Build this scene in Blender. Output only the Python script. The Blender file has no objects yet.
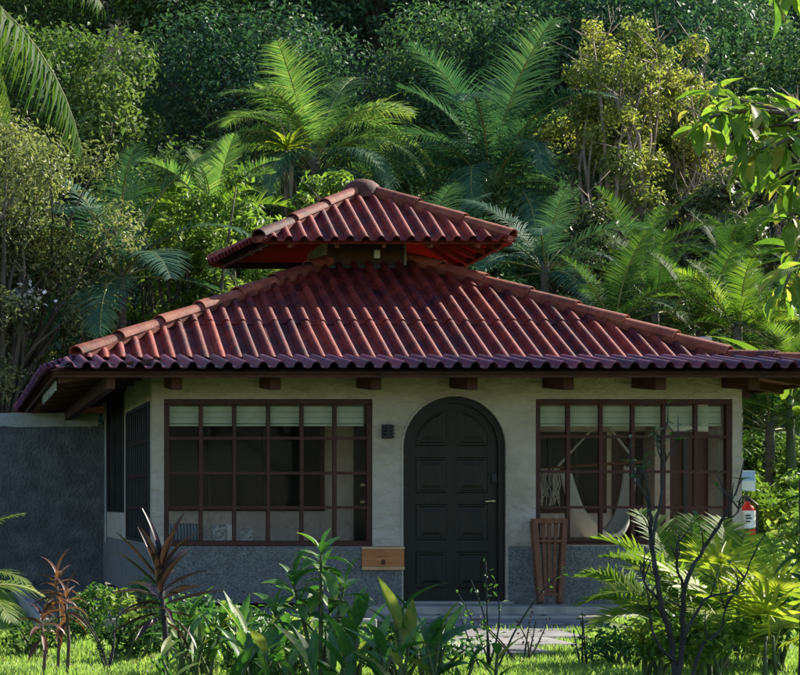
import bpy, bmesh, math, random
import numpy as np
from mathutils import Vector, Matrix, noise

# ------------------------------------------------------------------ camera, sky, sun, exposure
sc = bpy.context.scene
col = sc.collection
F, PX, HY, EYE = 1872.0, -48.0, 505.0, 1.05        # focal length in photo pixels, axis column, horizon row, eye height

cam_d = bpy.data.cameras.new('camera')
cam = bpy.data.objects.new('camera', cam_d); col.objects.link(cam)
cam.location = (0, 0, EYE); cam.rotation_euler = (math.pi/2, 0, 0)
cam_d.sensor_width = 36; cam_d.lens = 36*F/800
cam_d.shift_x = (400-PX)/800; cam_d.shift_y = (HY-337.5)/800
cam_d.clip_start = .1; cam_d.clip_end = 1000
sc.camera = cam

SUN_EL, SUN_AZ = math.radians(36), math.radians(26)  # azimuth measured from +X (photo right) towards +Y (away)
sun_dir = Vector((math.cos(SUN_EL)*math.cos(SUN_AZ), math.cos(SUN_EL)*math.sin(SUN_AZ), math.sin(SUN_EL)))
w = bpy.data.worlds.new('World'); sc.world = w; w.use_nodes = True
nt = w.node_tree; nt.nodes.clear()
sky = nt.nodes.new('ShaderNodeTexSky'); sky.sky_type = 'NISHITA'; sky.sun_disc = False
sky.sun_elevation = SUN_EL; sky.sun_rotation = math.pi/2-SUN_AZ
sky.air_density = 1.0; sky.dust_density = .1; sky.ozone_density = 2.5
bg = nt.nodes.new('ShaderNodeBackground'); bg.inputs[1].default_value = .095
wo = nt.nodes.new('ShaderNodeOutputWorld')
nt.links.new(sky.outputs[0], bg.inputs[0]); nt.links.new(bg.outputs[0], wo.inputs[0])
sd = bpy.data.lights.new('sun', 'SUN'); sd.energy = 5.0; sd.angle = math.radians(.53); sd.color = (1, .93, .79)
so = bpy.data.objects.new('sun', sd); col.objects.link(so)
so.rotation_euler = sun_dir.to_track_quat('Z', 'Y').to_euler(); so.location = sun_dir*60

sc.view_settings.view_transform = 'Standard'; sc.view_settings.look = 'None'
sc.view_settings.gamma = 1; sc.view_settings.use_curve_mapping = False
sc.view_settings.exposure = 1.35
cy = sc.cycles
cy.max_bounces = 8; cy.diffuse_bounces = 4; cy.glossy_bounces = 3; cy.transmission_bounces = 4
cy.transparent_max_bounces = 10; cy.use_adaptive_sampling = True; cy.adaptive_threshold = .015
cy.use_denoising = True; cy.sample_clamp_indirect = 6; cy.caustics_reflective = False; cy.caustics_refractive = False

# ------------------------------------------------------------------ helpers
R = math.radians
def P(x, y, Y):
    """photo pixel at depth Y -> point in the place"""
    return Vector(((x-PX)*Y/F, Y, EYE+(HY-y)*Y/F))

def fast_mesh(name, V, faces, tint=None, mats=(), mat_idx=None, smooth=False):
    """V (n,3) array, faces list of (m,k) int arrays"""
    me = bpy.data.meshes.new(name)
    V = np.asarray(V, dtype=np.float32)
    loops = np.concatenate([f.ravel() for f in faces]).astype(np.int32)
    starts, p = [], 0
    for f in faces:
        m, k = f.shape
        starts.append(p+np.arange(m)*k); p += m*k
    starts = np.concatenate(starts).astype(np.int32)
    me.vertices.add(len(V)); me.vertices.foreach_set('co', V.ravel())
    me.loops.add(len(loops)); me.loops.foreach_set('vertex_index', loops)
    me.polygons.add(len(starts)); me.polygons.foreach_set('loop_start', starts)
    for m in mats: me.materials.append(m)
    if mat_idx is not None: me.polygons.foreach_set('material_index', np.asarray(mat_idx, dtype=np.int32))
    if smooth: me.polygons.foreach_set('use_smooth', np.ones(len(starts), dtype=bool))
    me.update(calc_edges=True); me.validate()
    if tint is not None:
        a = me.attributes.new('tint', 'FLOAT', 'POINT'); a.data.foreach_set('value', np.asarray(tint, dtype=np.float32))
    return me

class MB:
    def __init__(s): s.v, s.f, s.m = [], [], []
    def add(s, vs, fs, mi=0):
        n = len(s.v); s.v += [tuple(v) for v in vs]
        for f in fs: s.f.append(tuple(i+n for i in f)); s.m.append(mi)
        return s
    def box(s, x0, x1, y0, y1, z0, z1, mi=0):
        return s.add([(x0,y0,z0),(x1,y0,z0),(x1,y1,z0),(x0,y1,z0),(x0,y0,z1),(x1,y0,z1),(x1,y1,z1),(x0,y1,z1)],
                     [(0,3,2,1),(4,5,6,7),(0,1,5,4),(1,2,6,5),(2,3,7,6),(3,0,4,7)], mi)
    def beam(s, a, b, wx, hz, up=Vector((0,0,1)), mi=0):
        a, b = Vector(a), Vector(b); d = (b-a).normalized(); sd_ = d.cross(up).normalized(); u = sd_.cross(d)
        c = []
        for q in (a, b):
            for i, j in ((-1,-1),(1,-1),(1,1),(-1,1)): c.append(q+sd_*(wx/2*i)+u*(hz/2*j))
        return s.add(c, [(0,1,2,3),(7,6,5,4),(0,4,5,1),(1,5,6,2),(2,6,7,3),(3,7,4,0)], mi)
    def tube(s, pts, rad, n=8, mi=0, cap=True):
        pts = [Vector(p) for p in pts]
        if not hasattr(rad, '__len__'): rad = [rad]*len(pts)
        vs = []; ref = Vector((.31,.17,.93))
        for i, p in enumerate(pts):
            d = (pts[min(i+1,len(pts)-1)]-pts[max(i-1,0)]).normalized()
            if abs(d.dot(ref)) > .95: ref = Vector((1,.1,.05))
            a = d.cross(ref).normalized(); b = d.cross(a)
            for k in range(n):
                t = 2*math.pi*k/n; vs.append(p+(a*math.cos(t)+b*math.sin(t))*rad[i])
        fs = [(i*n+k, i*n+(k+1)%n, (i+1)*n+(k+1)%n, (i+1)*n+k) for i in range(len(pts)-1) for k in range(n)]
        if cap: fs += [tuple(range(n-1,-1,-1)), tuple((len(pts)-1)*n+k for k in range(n))]
        return s.add(vs, fs, mi)
    def prism(s, poly, y0, y1, mi=0):
        """polygon in (x,z), extruded from y0 to y1"""
        n = len(poly)
        return s.add([(x,y0,z) for x,z in poly]+[(x,y1,z) for x,z in poly],
                     [tuple(range(n)), tuple(range(2*n-1,n-1,-1))]+[(i,i+n,(i+1)%n+n,(i+1)%n) for i in range(n)], mi)
    def mesh(s, name, mats, smooth=False, bevel=0, fix=True):
        me = bpy.data.meshes.new(name); me.from_pydata(s.v, [], s.f)
        for m in (mats if isinstance(mats, (list, tuple)) else [mats]): me.materials.append(m)
        me.polygons.foreach_set('material_index', s.m)
        if fix or bevel:
            b = bmesh.new(); b.from_mesh(me); bmesh.ops.recalc_face_normals(b, faces=b.faces)
            if bevel:
                bmesh.ops.bevel(b, geom=list(b.edges), offset=bevel, segments=1, affect='EDGES', clamp_overlap=True)
            b.to_mesh(me); b.free()
        if smooth: me.polygons.foreach_set('use_smooth', [True]*len(me.polygons))
        me.update(); return me

def root(name, loc, label, cat, group=None):
    o = bpy.data.objects.new(name, None); col.objects.link(o); o.location = loc
    o.empty_display_size = .1
    o['label'] = label; o['category'] = cat
    if group: o['group'] = group
    return o
def part(name, me, parent, mat=None, world=True, kind=None, label=None):
    """child object; world=True: its mesh/matrix is given in world space below a thing's Empty"""
    o = bpy.data.objects.new(name, me); col.objects.link(o); o.parent = parent
    if parent is not None and world and parent.type == 'EMPTY': o.matrix_parent_inverse = Matrix.Translation(-parent.location)
    if mat is not None: o.matrix_basis = mat
    if kind: o['kind'] = kind
    if label: o['label'] = label
    return o
def struct(name, me, kind='structure', label=None, cat=None):
    o = bpy.data.objects.new(name, me); col.objects.link(o); o['kind'] = kind
    if label: o['label'] = label
    if cat: o['category'] = cat
    return o

# ------------------------------------------------------------------ materials
def mk(name):
    m = bpy.data.materials.new(name); m.use_nodes = True
    return m, m.node_tree, m.node_tree.nodes['Principled BSDF']
def N(t, typ, **kw):
    n = t.nodes.new(typ)
    for k, v in kw.items():
        if k.startswith('i_'): n.inputs[k[2:]].default_value = v
        else: setattr(n, k, v)
    return n
def ramp(t, fac, stops):
    r = t.nodes.new('ShaderNodeValToRGB'); e = r.color_ramp.elements
    while len(e) < len(stops): e.new(.5)
    for i, (p, c) in enumerate(stops): e[i].position = p; e[i].color = (*c, 1)
    t.links.new(fac, r.inputs[0]); return r.outputs[0]
def surf(name, stops, scale=4, rough=.8, bump=0, bscale=20, detail=6, spec=.3, kind='noise', stretch=None, coord='Object', bdist=.02, rand=0, voro=False):
    """noise-coloured surface with fine relief"""
    m, t, b = mk(name); L = t.links
    tc = N(t, 'ShaderNodeTexCoord'); vec = tc.outputs['Object']
    if coord == 'World':
        vec = N(t, 'ShaderNodeNewGeometry').outputs['Position']
    if stretch:
        mp = N(t, 'ShaderNodeMapping'); mp.inputs['Scale'].default_value = stretch; L.new(vec, mp.inputs[0]); vec = mp.outputs[0]
    n = N(t, 'ShaderNodeTexNoise', i_Scale=scale, i_Detail=detail, i_Roughness=.62); L.new(vec, n.inputs['Vector'])
    fac = n.outputs['Fac']
    if voro:
        v = N(t, 'ShaderNodeTexVoronoi', i_Scale=bscale); L.new(vec, v.inputs['Vector'])
        mx = N(t, 'ShaderNodeMix', data_type='FLOAT'); mx.inputs[0].default_value = .55
        sep = N(t, 'ShaderNodeSeparateColor'); L.new(v.outputs['Color'], sep.inputs[0])
        L.new(fac, mx.inputs[2]); L.new(sep.outputs[0], mx.inputs[3]); fac = mx.outputs[0]
    if rand:
        oi = N(t, 'ShaderNodeObjectInfo'); a = N(t, 'ShaderNodeMath', operation='MULTIPLY_ADD')
        a.inputs[1].default_value = rand; a.inputs[2].default_value = -rand/2; L.new(oi.outputs['Random'], a.inputs[0])
        a2 = N(t, 'ShaderNodeMath', operation='ADD'); L.new(a.outputs[0], a2.inputs[0]); L.new(fac, a2.inputs[1]); fac = a2.outputs[0]
    L.new(ramp(t, fac, stops), b.inputs['Base Color'])
    b.inputs['Roughness'].default_value = rough; b.inputs['Specular IOR Level'].default_value = spec
    if bump:
        if voro:
            h = v.outputs['Distance']
        else:
            n2 = N(t, 'ShaderNodeTexNoise', i_Scale=bscale, i_Detail=4); L.new(vec, n2.inputs['Vector']); h = n2.outputs['Fac']
        bp = N(t, 'ShaderNodeBump', i_Strength=bump, i_Distance=bdist); L.new(h, bp.inputs['Height']); L.new(bp.outputs[0], b.inputs['Normal'])
    return m
def leafmat(name, stops, trans=.35, rough=.45, spec=.35, tgain=1.5, mott=0):
    """foliage: colour picked by a per-leaf tint, light passes through the blade"""
    m, t, b = mk(name); L = t.links
    at = N(t, 'ShaderNodeAttribute', attribute_name='tint'); oi = N(t, 'ShaderNodeObjectInfo')
    a = N(t, 'ShaderNodeMath', operation='MULTIPLY_ADD'); a.inputs[1].default_value = .3; a.inputs[2].default_value = -.15
    L.new(oi.outputs['Random'], a.inputs[0])
    s = N(t, 'ShaderNodeMath', operation='ADD'); L.new(a.outputs[0], s.inputs[0]); L.new(at.outputs['Fac'], s.inputs[1])
    fac = s.outputs[0]
    if mott:                                    # blotches and fine veins on near leaves
        tcx = N(t, 'ShaderNodeTexCoord'); nz = N(t, 'ShaderNodeTexNoise', i_Scale=22, i_Detail=7, i_Roughness=.7); L.new(tcx.outputs['Object'], nz.inputs['Vector'])
        mp = N(t, 'ShaderNodeMapping'); mp.inputs['Rotation'].default_value = (0,0,.6); L.new(tcx.outputs['Object'], mp.inputs[0])
        wv_ = N(t, 'ShaderNodeTexWave', i_Scale=38, i_Distortion=1.5); L.new(mp.outputs[0], wv_.inputs['Vector'])
        q1 = N(t, 'ShaderNodeMath', operation='MULTIPLY_ADD'); q1.inputs[1].default_value = mott*1.6; q1.inputs[2].default_value = -mott*.8; L.new(nz.outputs['Fac'], q1.inputs[0])
        q2 = N(t, 'ShaderNodeMath', operation='MULTIPLY_ADD'); q2.inputs[1].default_value = .10; L.new(wv_.outputs['Fac'], q2.inputs[0]); L.new(q1.outputs[0], q2.inputs[2])
        q3 = N(t, 'ShaderNodeMath', operation='ADD'); L.new(q2.outputs[0], q3.inputs[0]); L.new(fac, q3.inputs[1]); fac = q3.outputs[0]
        bpn = N(t, 'ShaderNodeBump', i_Strength=.35, i_Distance=.004); L.new(wv_.outputs['Fac'], bpn.inputs['Height']); L.new(bpn.outputs[0], b.inputs['Normal'])
    c = ramp(t, fac, stops)
    L.new(c, b.inputs['Base Color']); b.inputs['Roughness'].default_value = rough; b.inputs['Specular IOR Level'].default_value = spec
    g = N(t, 'ShaderNodeMix', data_type='RGBA', blend_type='MULTIPLY'); g.inputs[0].default_value = 1
    g.inputs[7].default_value = (tgain*.92, tgain*1.05, tgain*.5, 1); L.new(c, g.inputs[6])
    tr = N(t, 'ShaderNodeBsdfTranslucent'); L.new(g.outputs[2], tr.inputs[0])
    mx = N(t, 'ShaderNodeMixShader'); mx.inputs[0].default_value = trans
    L.new(b.outputs[0], mx.inputs[1]); L.new(tr.outputs[0], mx.inputs[2])
    L.new(mx.outputs[0], t.nodes['Material Output'].inputs[0])
    return m

M = {}
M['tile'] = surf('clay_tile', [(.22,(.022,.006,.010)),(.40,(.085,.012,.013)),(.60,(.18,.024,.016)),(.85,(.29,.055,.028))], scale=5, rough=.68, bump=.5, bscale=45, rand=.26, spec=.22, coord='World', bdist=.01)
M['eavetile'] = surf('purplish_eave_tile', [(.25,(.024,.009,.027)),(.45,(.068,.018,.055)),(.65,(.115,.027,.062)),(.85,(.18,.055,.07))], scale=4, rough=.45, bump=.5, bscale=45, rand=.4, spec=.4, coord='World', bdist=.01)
M['clayglow'] = surf('clay_underside_glow', [(.3,(.30,.055,.030)),(.7,(.42,.085,.045))], scale=6, rough=.8, coord='World')  # clay red, brightened so the colour carries the glow bounced off the lower roof
M['ridge'] = surf('ridge_tile', [(.3,(.05,.014,.012)),(.5,(.17,.036,.021)),(.7,(.27,.075,.04))], scale=6, rough=.7, bump=.4, bscale=50, rand=.3, coord='World', bdist=.01)
M['cap'] = surf('ridge_cap', [(.3,(.025,.012,.010)),(.7,(.13,.04,.03))], scale=8, rough=.8, bump=.5, bscale=40)
M['stucco'] = surf('trowelled_stucco', [(.25,(.26,.213,.175)),(.5,(.40,.345,.295)),(.75,(.48,.425,.37))], scale=1.3, rough=.9, bump=1, bscale=9, stretch=(1,1,1.5), coord='World', bdist=.05)
M['inner'] = surf('pink_stucco', [(.3,(.52,.43,.38)),(.7,(.68,.58,.52))], scale=2.5, rough=.9, bump=.7, bscale=9, coord='World', bdist=.10)
M['dado'] = surf('pebbledash', [(.2,(.08,.083,.083)),(.5,(.15,.154,.154)),(.8,(.25,.254,.25))], scale=6, rough=.9, bump=.8, bscale=95, voro=True, coord='World', bdist=.012)
M['yardwall'] = surf('rough_cement', [(.25,(.055,.061,.064)),(.55,(.105,.115,.12)),(.8,(.19,.20,.205))], scale=5, rough=.95, bump=1, bscale=28, detail=9, coord='World', bdist=.03)
M['capwash'] = surf('cement_cap', [(.3,(.25,.26,.25)),(.7,(.36,.37,.35))], scale=6, rough=.9, bump=.5, bscale=30, coord='World')
M['brown'] = surf('brown_wood', [(.3,(.026,.0065,.005)),(.7,(.065,.016,.011))], scale=4, rough=.5, bump=.2, bscale=60, stretch=(6,6,1), coord='World', bdist=.004)
M['beam'] = surf('roof_timber', [(.3,(.028,.012,.008)),(.7,(.085,.034,.02))], scale=5, rough=.7, bump=.3, bscale=40, coord='World', bdist=.006)
M['soffit'] = surf('soffit_boards', [(.3,(.10,.035,.02)),(.7,(.20,.075,.045))], scale=5, rough=.7, bump=.2, bscale=30, coord='World')
M['door'] = surf('dark_green_paint', [(.3,(.0045,.0045,.0022)),(.6,(.009,.0078,.0036)),(.8,(.022,.014,.006))], scale=3.5, rough=.5, bump=.15, bscale=50, stretch=(5,5,1), coord='World', bdist=.004)
M['black'] = surf('black_iron', [(.3,(.012,.013,.015)),(.7,(.025,.027,.03))], scale=9, rough=.5)
M['darkpanel'] = surf('dark_panel', [(.3,(.012,.014,.016)),(.7,(.03,.034,.036))], scale=3, rough=.5)
M['brass'] = surf('worn_brass', [(.3,(.55,.45,.22)),(.7,(.75,.66,.40))], scale=20, rough=.32); M['brass'].node_tree.nodes['Principled BSDF'].inputs['Metallic'].default_value = 1
M['teak'] = surf('reddish_teak', [(.3,(.08,.032,.016)),(.7,(.20,.085,.045))], scale=5, rough=.6, bump=.25, bscale=50, stretch=(7,7,1), coord='World', bdist=.004)
M['sign'] = surf('varnished_sign_wood', [(.3,(.28,.10,.03)),(.7,(.46,.19,.065))], scale=3, rough=.5, stretch=(1,6,8), coord='World')
M['signrail'] = surf('pale_sign_rail', [(.3,(.40,.25,.12)),(.7,(.55,.37,.2))], scale=6, rough=.6)
M['ink'] = surf('burnt_lettering', [(.3,(.05,.018,.008)),(.7,(.09,.03,.012))], scale=10, rough=.7)
M['cotton'] = surf('white_cotton', [(.3,(.66,.60,.56)),(.7,(.80,.76,.72))], scale=14, rough=.95, bump=.4, bscale=60, bdist=.006)
M['rope'] = surf('cotton_rope', [(.3,(.45,.42,.38)),(.7,(.62,.58,.53))], scale=30, rough=.95)
M['blind'] = surf('cream_blind', [(.3,(.50,.52,.44)),(.7,(.62,.63,.54))], scale=5, rough=.8)
M['towel'] = surf('grey_white_towel', [(.4,(.30,.29,.29)),(.55,(.62,.60,.58))], scale=22, rough=.95, bump=.5, bscale=80)
M['concrete'] = surf('old_concrete', [(.3,(.20,.185,.165)),(.55,(.33,.31,.275)),(.75,(.43,.40,.36))], scale=3, rough=.9, bump=.5, bscale=30, coord='World', bdist=.01)
M['paving'] = surf('path_concrete', [(.3,(.11,.105,.105)),(.55,(.19,.18,.178)),(.75,(.28,.265,.25))], scale=4, rough=.9, bump=.5, bscale=30, coord='World', bdist=.01, rand=.2)
M['pebble'] = surf('river_pebble', [(.3,(.07,.07,.07)),(.7,(.22,.21,.2))], scale=15, rough=.8, coord='World')
M['red'] = surf('red_enamel', [(.3,(.45,.02,.015)),(.7,(.55,.03,.02))], scale=5, rough=.3)
M['white'] = surf('white_print', [(.3,(.70,.70,.68)),(.7,(.80,.80,.78))], scale=5, rough=.5)
M['blue'] = surf('pale_blue_print', [(.3,(.25,.38,.60)),(.7,(.34,.48,.70))], scale=5, rough=.5)
M['bark'] = surf('grey_bark', [(.3,(.05,.042,.032)),(.6,(.12,.10,.08)),(.8,(.22,.19,.155))], scale=6, rough=.95, bump=.8, bscale=25, stretch=(1,1,.3), bdist=.02)
M['darkbark'] = surf('dark_bark', [(.3,(.018,.017,.018)),(.7,(.055,.05,.048))], scale=14, rough=.85, bump=.7, bscale=50, bdist=.01)
M['palmbark'] = surf('palm_bark', [(.3,(.07,.06,.045)),(.6,(.15,.13,.10)),(.8,(.24,.21,.17))], scale=7, rough=.95, bump=.8, bscale=20, stretch=(.6,.6,3), bdist=.02)
M['twig'] = surf('bare_twig', [(.3,(.16,.12,.09)),(.7,(.32,.25,.20))], scale=12, rough=.9)
M['stem'] = surf('green_stem', [(.3,(.04,.06,.02)),(.7,(.09,.12,.04))], scale=12, rough=.7)
M['rachis'] = surf('frond_midrib', [(.3,(.14,.15,.04)),(.7,(.26,.25,.08))], scale=12, rough=.5)

# striped cushion
m, t, b = mk('striped_cotton'); tc = N(t,'ShaderNodeTexCoord'); wv = N(t,'ShaderNodeTexWave', i_Scale=9, i_Distortion=.6, wave_profile='SIN'); wv.bands_direction='X'
t.links.new(tc.outputs['Object'], wv.inputs[0]); t.links.new(ramp(t, wv.outputs['Fac'], [(.35,(.10,.12,.17)),(.65,(.32,.34,.38))]), b.inputs['Base Color']); b.inputs['Roughness'].default_value=.9
M['stripe'] = m
# window glass: mostly clear, mirrors more at a glancing angle
m, t, b = mk('window_pane'); t.nodes.remove(b)
tp = N(t,'ShaderNodeBsdfTransparent'); tp.inputs[0].default_value=(.90,.91,.90,1); gl = N(t,'ShaderNodeBsdfGlossy'); gl.inputs['Roughness'].default_value=.03
fr = N(t,'ShaderNodeFresnel', i_IOR=1.10); mx = N(t,'ShaderNodeMixShader')
t.links.new(fr.outputs[0], mx.inputs[0]); t.links.new(tp.outputs[0], mx.inputs[1]); t.links.new(gl.outputs[0], mx.inputs[2]); t.links.new(mx.outputs[0], t.nodes['Material Output'].inputs[0])
M['glass'] = m
m, t, b = mk('dark_glass'); b.inputs['Base Color'].default_value=(.010,.012,.012,1); b.inputs['Roughness'].default_value=.2; b.inputs['Specular IOR Level'].default_value=.12
M['darkglass'] = m
# lawn / forest floor
m, t, b = mk('ground_cover'); L = t.links
geo = N(t,'ShaderNodeNewGeometry'); n1 = N(t,'ShaderNodeTexNoise', i_Scale=.9, i_Detail=8); L.new(geo.outputs['Position'], n1.inputs[0])
n2 = N(t,'ShaderNodeTexNoise', i_Scale=45, i_Detail=3); L.new(geo.outputs['Position'], n2.inputs[0])
sx = N(t,'ShaderNodeSeparateXYZ'); L.new(geo.outputs['Position'], sx.inputs[0])
mr = N(t,'ShaderNodeMapRange'); mr.inputs[1].default_value=23; mr.inputs[2].default_value=30; L.new(sx.outputs[1], mr.inputs[0])
lawn = ramp(t, n1.outputs[0], [(.3,(.045,.075,.018)),(.55,(.085,.13,.028)),(.75,(.13,.14,.05))])
wood = ramp(t, n1.outputs[0], [(.3,(.02,.028,.014)),(.6,(.04,.055,.02)),(.8,(.06,.05,.03))])
mm = N(t,'ShaderNodeMix', data_type='RGBA'); L.new(mr.outputs[0], mm.inputs[0]); L.new(lawn, mm.inputs[6]); L.new(wood, mm.inputs[7])
L.new(mm.outputs[2], b.inputs['Base Color']); b.inputs['Roughness'].default_value=.95
bp = N(t,'ShaderNodeBump', i_Strength=.6, i_Distance=.03); L.new(n2.outputs[0], bp.inputs['Height']); L.new(bp.outputs[0], b.inputs['Normal'])
M['ground'] = m

M['grass'] = leafmat('grass_blade', [(.1,(.12,.20,.05)),(.5,(.22,.32,.085)),(.9,(.36,.41,.16))], trans=.5)
M['forest'] = leafmat('haze_tinted_forest_leaf', [(0,(.030,.072,.048)),(.45,(.056,.122,.070)),(.8,(.105,.17,.075)),(1,(.16,.21,.08))], trans=.3, rough=.6, spec=.2)  # teal tint put into the leaf colour in place of distance haze
M['forest2'] = leafmat('forest_leaf_yellow', [(0,(.045,.085,.03)),(.5,(.09,.15,.045)),(1,(.18,.22,.065))], trans=.36, rough=.6, spec=.2)
M['olive'] = leafmat('feathery_olive_leaf', [(0,(.08,.095,.04)),(.5,(.18,.195,.09)),(1,(.34,.31,.17))], trans=.4, spec=.2)
M['lime'] = leafmat('lime_leaf', [(0,(.07,.12,.025)),(.5,(.17,.25,.055)),(1,(.32,.35,.11))], trans=.45, spec=.25)
M['yellow'] = leafmat('yellowing_leaf', [(0,(.09,.12,.035)),(.45,(.20,.22,.065)),(1,(.42,.38,.12))], trans=.45, spec=.2)
M['khaki'] = leafmat('dry_leaf', [(0,(.04,.055,.02)),(.5,(.09,.10,.04)),(1,(.17,.15,.07))], trans=.3)
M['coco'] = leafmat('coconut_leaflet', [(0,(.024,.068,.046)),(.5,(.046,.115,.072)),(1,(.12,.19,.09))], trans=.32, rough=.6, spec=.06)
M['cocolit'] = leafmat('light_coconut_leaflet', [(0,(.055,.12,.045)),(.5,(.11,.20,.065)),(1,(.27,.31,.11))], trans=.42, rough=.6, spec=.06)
M['coconear'] = leafmat('near_coconut_leaflet', [(0,(.02,.05,.015)),(.5,(.038,.085,.02)),(1,(.10,.13,.03))], trans=.36, rough=.6, spec=.06)
M['teal'] = leafmat('bluish_palm_leaflet', [(0,(.028,.07,.05)),(.5,(.05,.115,.08)),(1,(.09,.16,.10))], trans=.3, rough=.6, spec=.05)
M['cycad'] = leafmat('deep_green_leaflet', [(0,(.018,.045,.018)),(.5,(.035,.08,.025)),(1,(.10,.16,.03))], trans=.36, rough=.6, spec=.05)
M['broad'] = leafmat('glossy_broad_leaf', [(0,(.03,.09,.025)),(.5,(.055,.15,.035)),(.85,(.12,.23,.045)),(1,(.24,.25,.07))], trans=.33, rough=.38, spec=.35, mott=.9)
M['nearleaf'] = leafmat('almond_leaf', [(0,(.055,.12,.022)),(.45,(.12,.20,.032)),(.85,(.22,.30,.055)),(1,(.34,.29,.08))], trans=.5, rough=.42, spec=.3, mott=.9)
M['areca'] = leafmat('areca_leaflet', [(0,(.05,.10,.015)),(.5,(.10,.17,.025)),(1,(.24,.27,.045))], trans=.45, rough=.55, spec=.12)
M['yellowfan'] = leafmat('yellow_green_fan_leaf', [(0,(.10,.16,.02)),(.5,(.20,.25,.03)),(1,(.33,.33,.05))], mott=.5, trans=.48, rough=.4)
M['maroon'] = leafmat('maroon_leaf', [(0,(.022,.012,.016)),(.5,(.042,.022,.026)),(1,(.08,.04,.042))], trans=.25, rough=.35, tgain=1.1)
M['redleaf'] = leafmat('red_cordyline_leaf', [(0,(.05,.04,.025)),(.5,(.11,.04,.03)),(1,(.20,.085,.06))], mott=.7, trans=.35, rough=.4, tgain=1.3)
M['dryleaf'] = leafmat('dead_hanging_leaf', [(0,(.08,.06,.04)),(.5,(.16,.125,.085)),(1,(.25,.20,.14))], trans=.25, rough=.8)

# ------------------------------------------------------------------ ground
LAWN = -.13
def ground_z(x, y):
    z = LAWN
    if y > 31: z += (y-31)**1.12*.40*(1+.10*math.sin(x*.19+1)+.05*math.sin(x*.5+y*.2))
    if y > 22 and x < 1: z += 0
    return z
xs = np.concatenate([np.linspace(-120,-12,14), np.linspace(-10,60,61), np.linspace(64,150,14)])
ys = np.concatenate([np.linspace(-60,8,9), np.linspace(10,32,15), np.linspace(33,100,55), np.linspace(106,220,10)])
mb = MB(); nx = len(xs)
for y in ys:
    for x in xs:
        z = ground_z(x, min(y,92)); z += (noise.noise(Vector((x*.25,y*.25,0)))*.9*min(max((y-31)/8,0),1))
        mb.v.append((x,y,z))
for j in range(len(ys)-1):
    for i in range(nx-1): mb.f.append((j*nx+i, j*nx+i+1, (j+1)*nx+i+1, (j+1)*nx+i)); mb.m.append(0)
struct('ground', mb.mesh('ground', M['ground'], smooth=True, fix=False))

# terrace slab in front of the wall, kerb, path
YW = 20.0; XL, XR, YB = 2.137, 8.44, 26.3
struct('terrace', MB().box(3.93, 9.7, 19.32, 27.2, LAWN-.25, 0.0).mesh('terrace', M['concrete'], bevel=.012))
struct('step', MB().box(4.25, 8.2, 18.92, 19.316, LAWN-.2, -.075).mesh('step', M['concrete'], bevel=.012))
struct('planting_bed', MB().box(.93, 3.926, 17.42, 27.0, LAWN-.25, -.06).mesh('planting_bed', M['pebble']))
k = struct('kerb', MB().box(.80, 3.926, 17.28, 17.416, LAWN-.2, .0).mesh('kerb', M['concrete'], bevel=.012))
struct('kerb', MB().box(.80, .926, 17.42, 26.0, LAWN-.2, .003).mesh('kerb_side', M['concrete'], bevel=.012))
rng = random.Random(5)
path = struct('path', MB().box(3.6,6.6,14.6,18.9,LAWN-.1,LAWN+.004).mesh('path_bed', M['ground']))
slabs = [(4.75,6.35,18.05,18.86),(4.5,5.95,17.15,17.98),(4.2,5.55,16.25,17.08),(3.85,5.15,15.35,16.18),(3.5,4.7,14.45,15.28)]
for a, b_, c, d in slabs:
    part('paving_slab', MB().box(a,b_,c,d,LAWN-.08,LAWN+.035+rng.uniform(-.006,.006)).mesh('slab', M['paving'], bevel=.018), path)

# pebbles in the bed
def pebbles(n, x0, x1, y0, y1, z, seed, rmin=.018, rmax=.05):
    r = np.random.default_rng(seed)
    base = np.array([(0,0,1),(1,0,0),(.3,.95,0),(-.8,.6,0),(-.8,-.6,0),(.3,-.95,0),(0,0,-1)])
    fc = np.array([(0,1,2),(0,2,3),(0,3,4),(0,4,5),(0,5,1),(6,2,1),(6,3,2),(6,4,3),(6,5,4),(6,1,5)])
    c = np.stack([r.uniform(x0,x1,n), r.uniform(y0,y1,n), np.full(n,z)],1)
    s = r.uniform(rmin,rmax,(n,1,1))*np.stack([r.uniform(.7,1.3,n),r.uniform(.7,1.3,n),r.uniform(.4,.7,n)],1)[:,None,:]
    a = r.uniform(0,6.28,n); ca, sa = np.cos(a)[:,None], np.sin(a)[:,None]
    v = np.broadcast_to(base,(n,7,3))
    v = np.stack([v[...,0]*ca-v[...,1]*sa, v[...,0]*sa+v[...,1]*ca, v[...,2]],2)*s+c[:,None,:]
    f = (fc[None]+7*np.arange(n)[:,None,None]).reshape(-1,3)
    return fast_mesh('pebbles', v.reshape(-1,3), [f], mats=[M['pebble']], smooth=True)
struct('gravel', pebbles(5200, .96, 3.9, 17.45, 19.9, -.055, 3), 'stuff', 'grey river pebbles in the bed along the wall', 'gravel')

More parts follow.
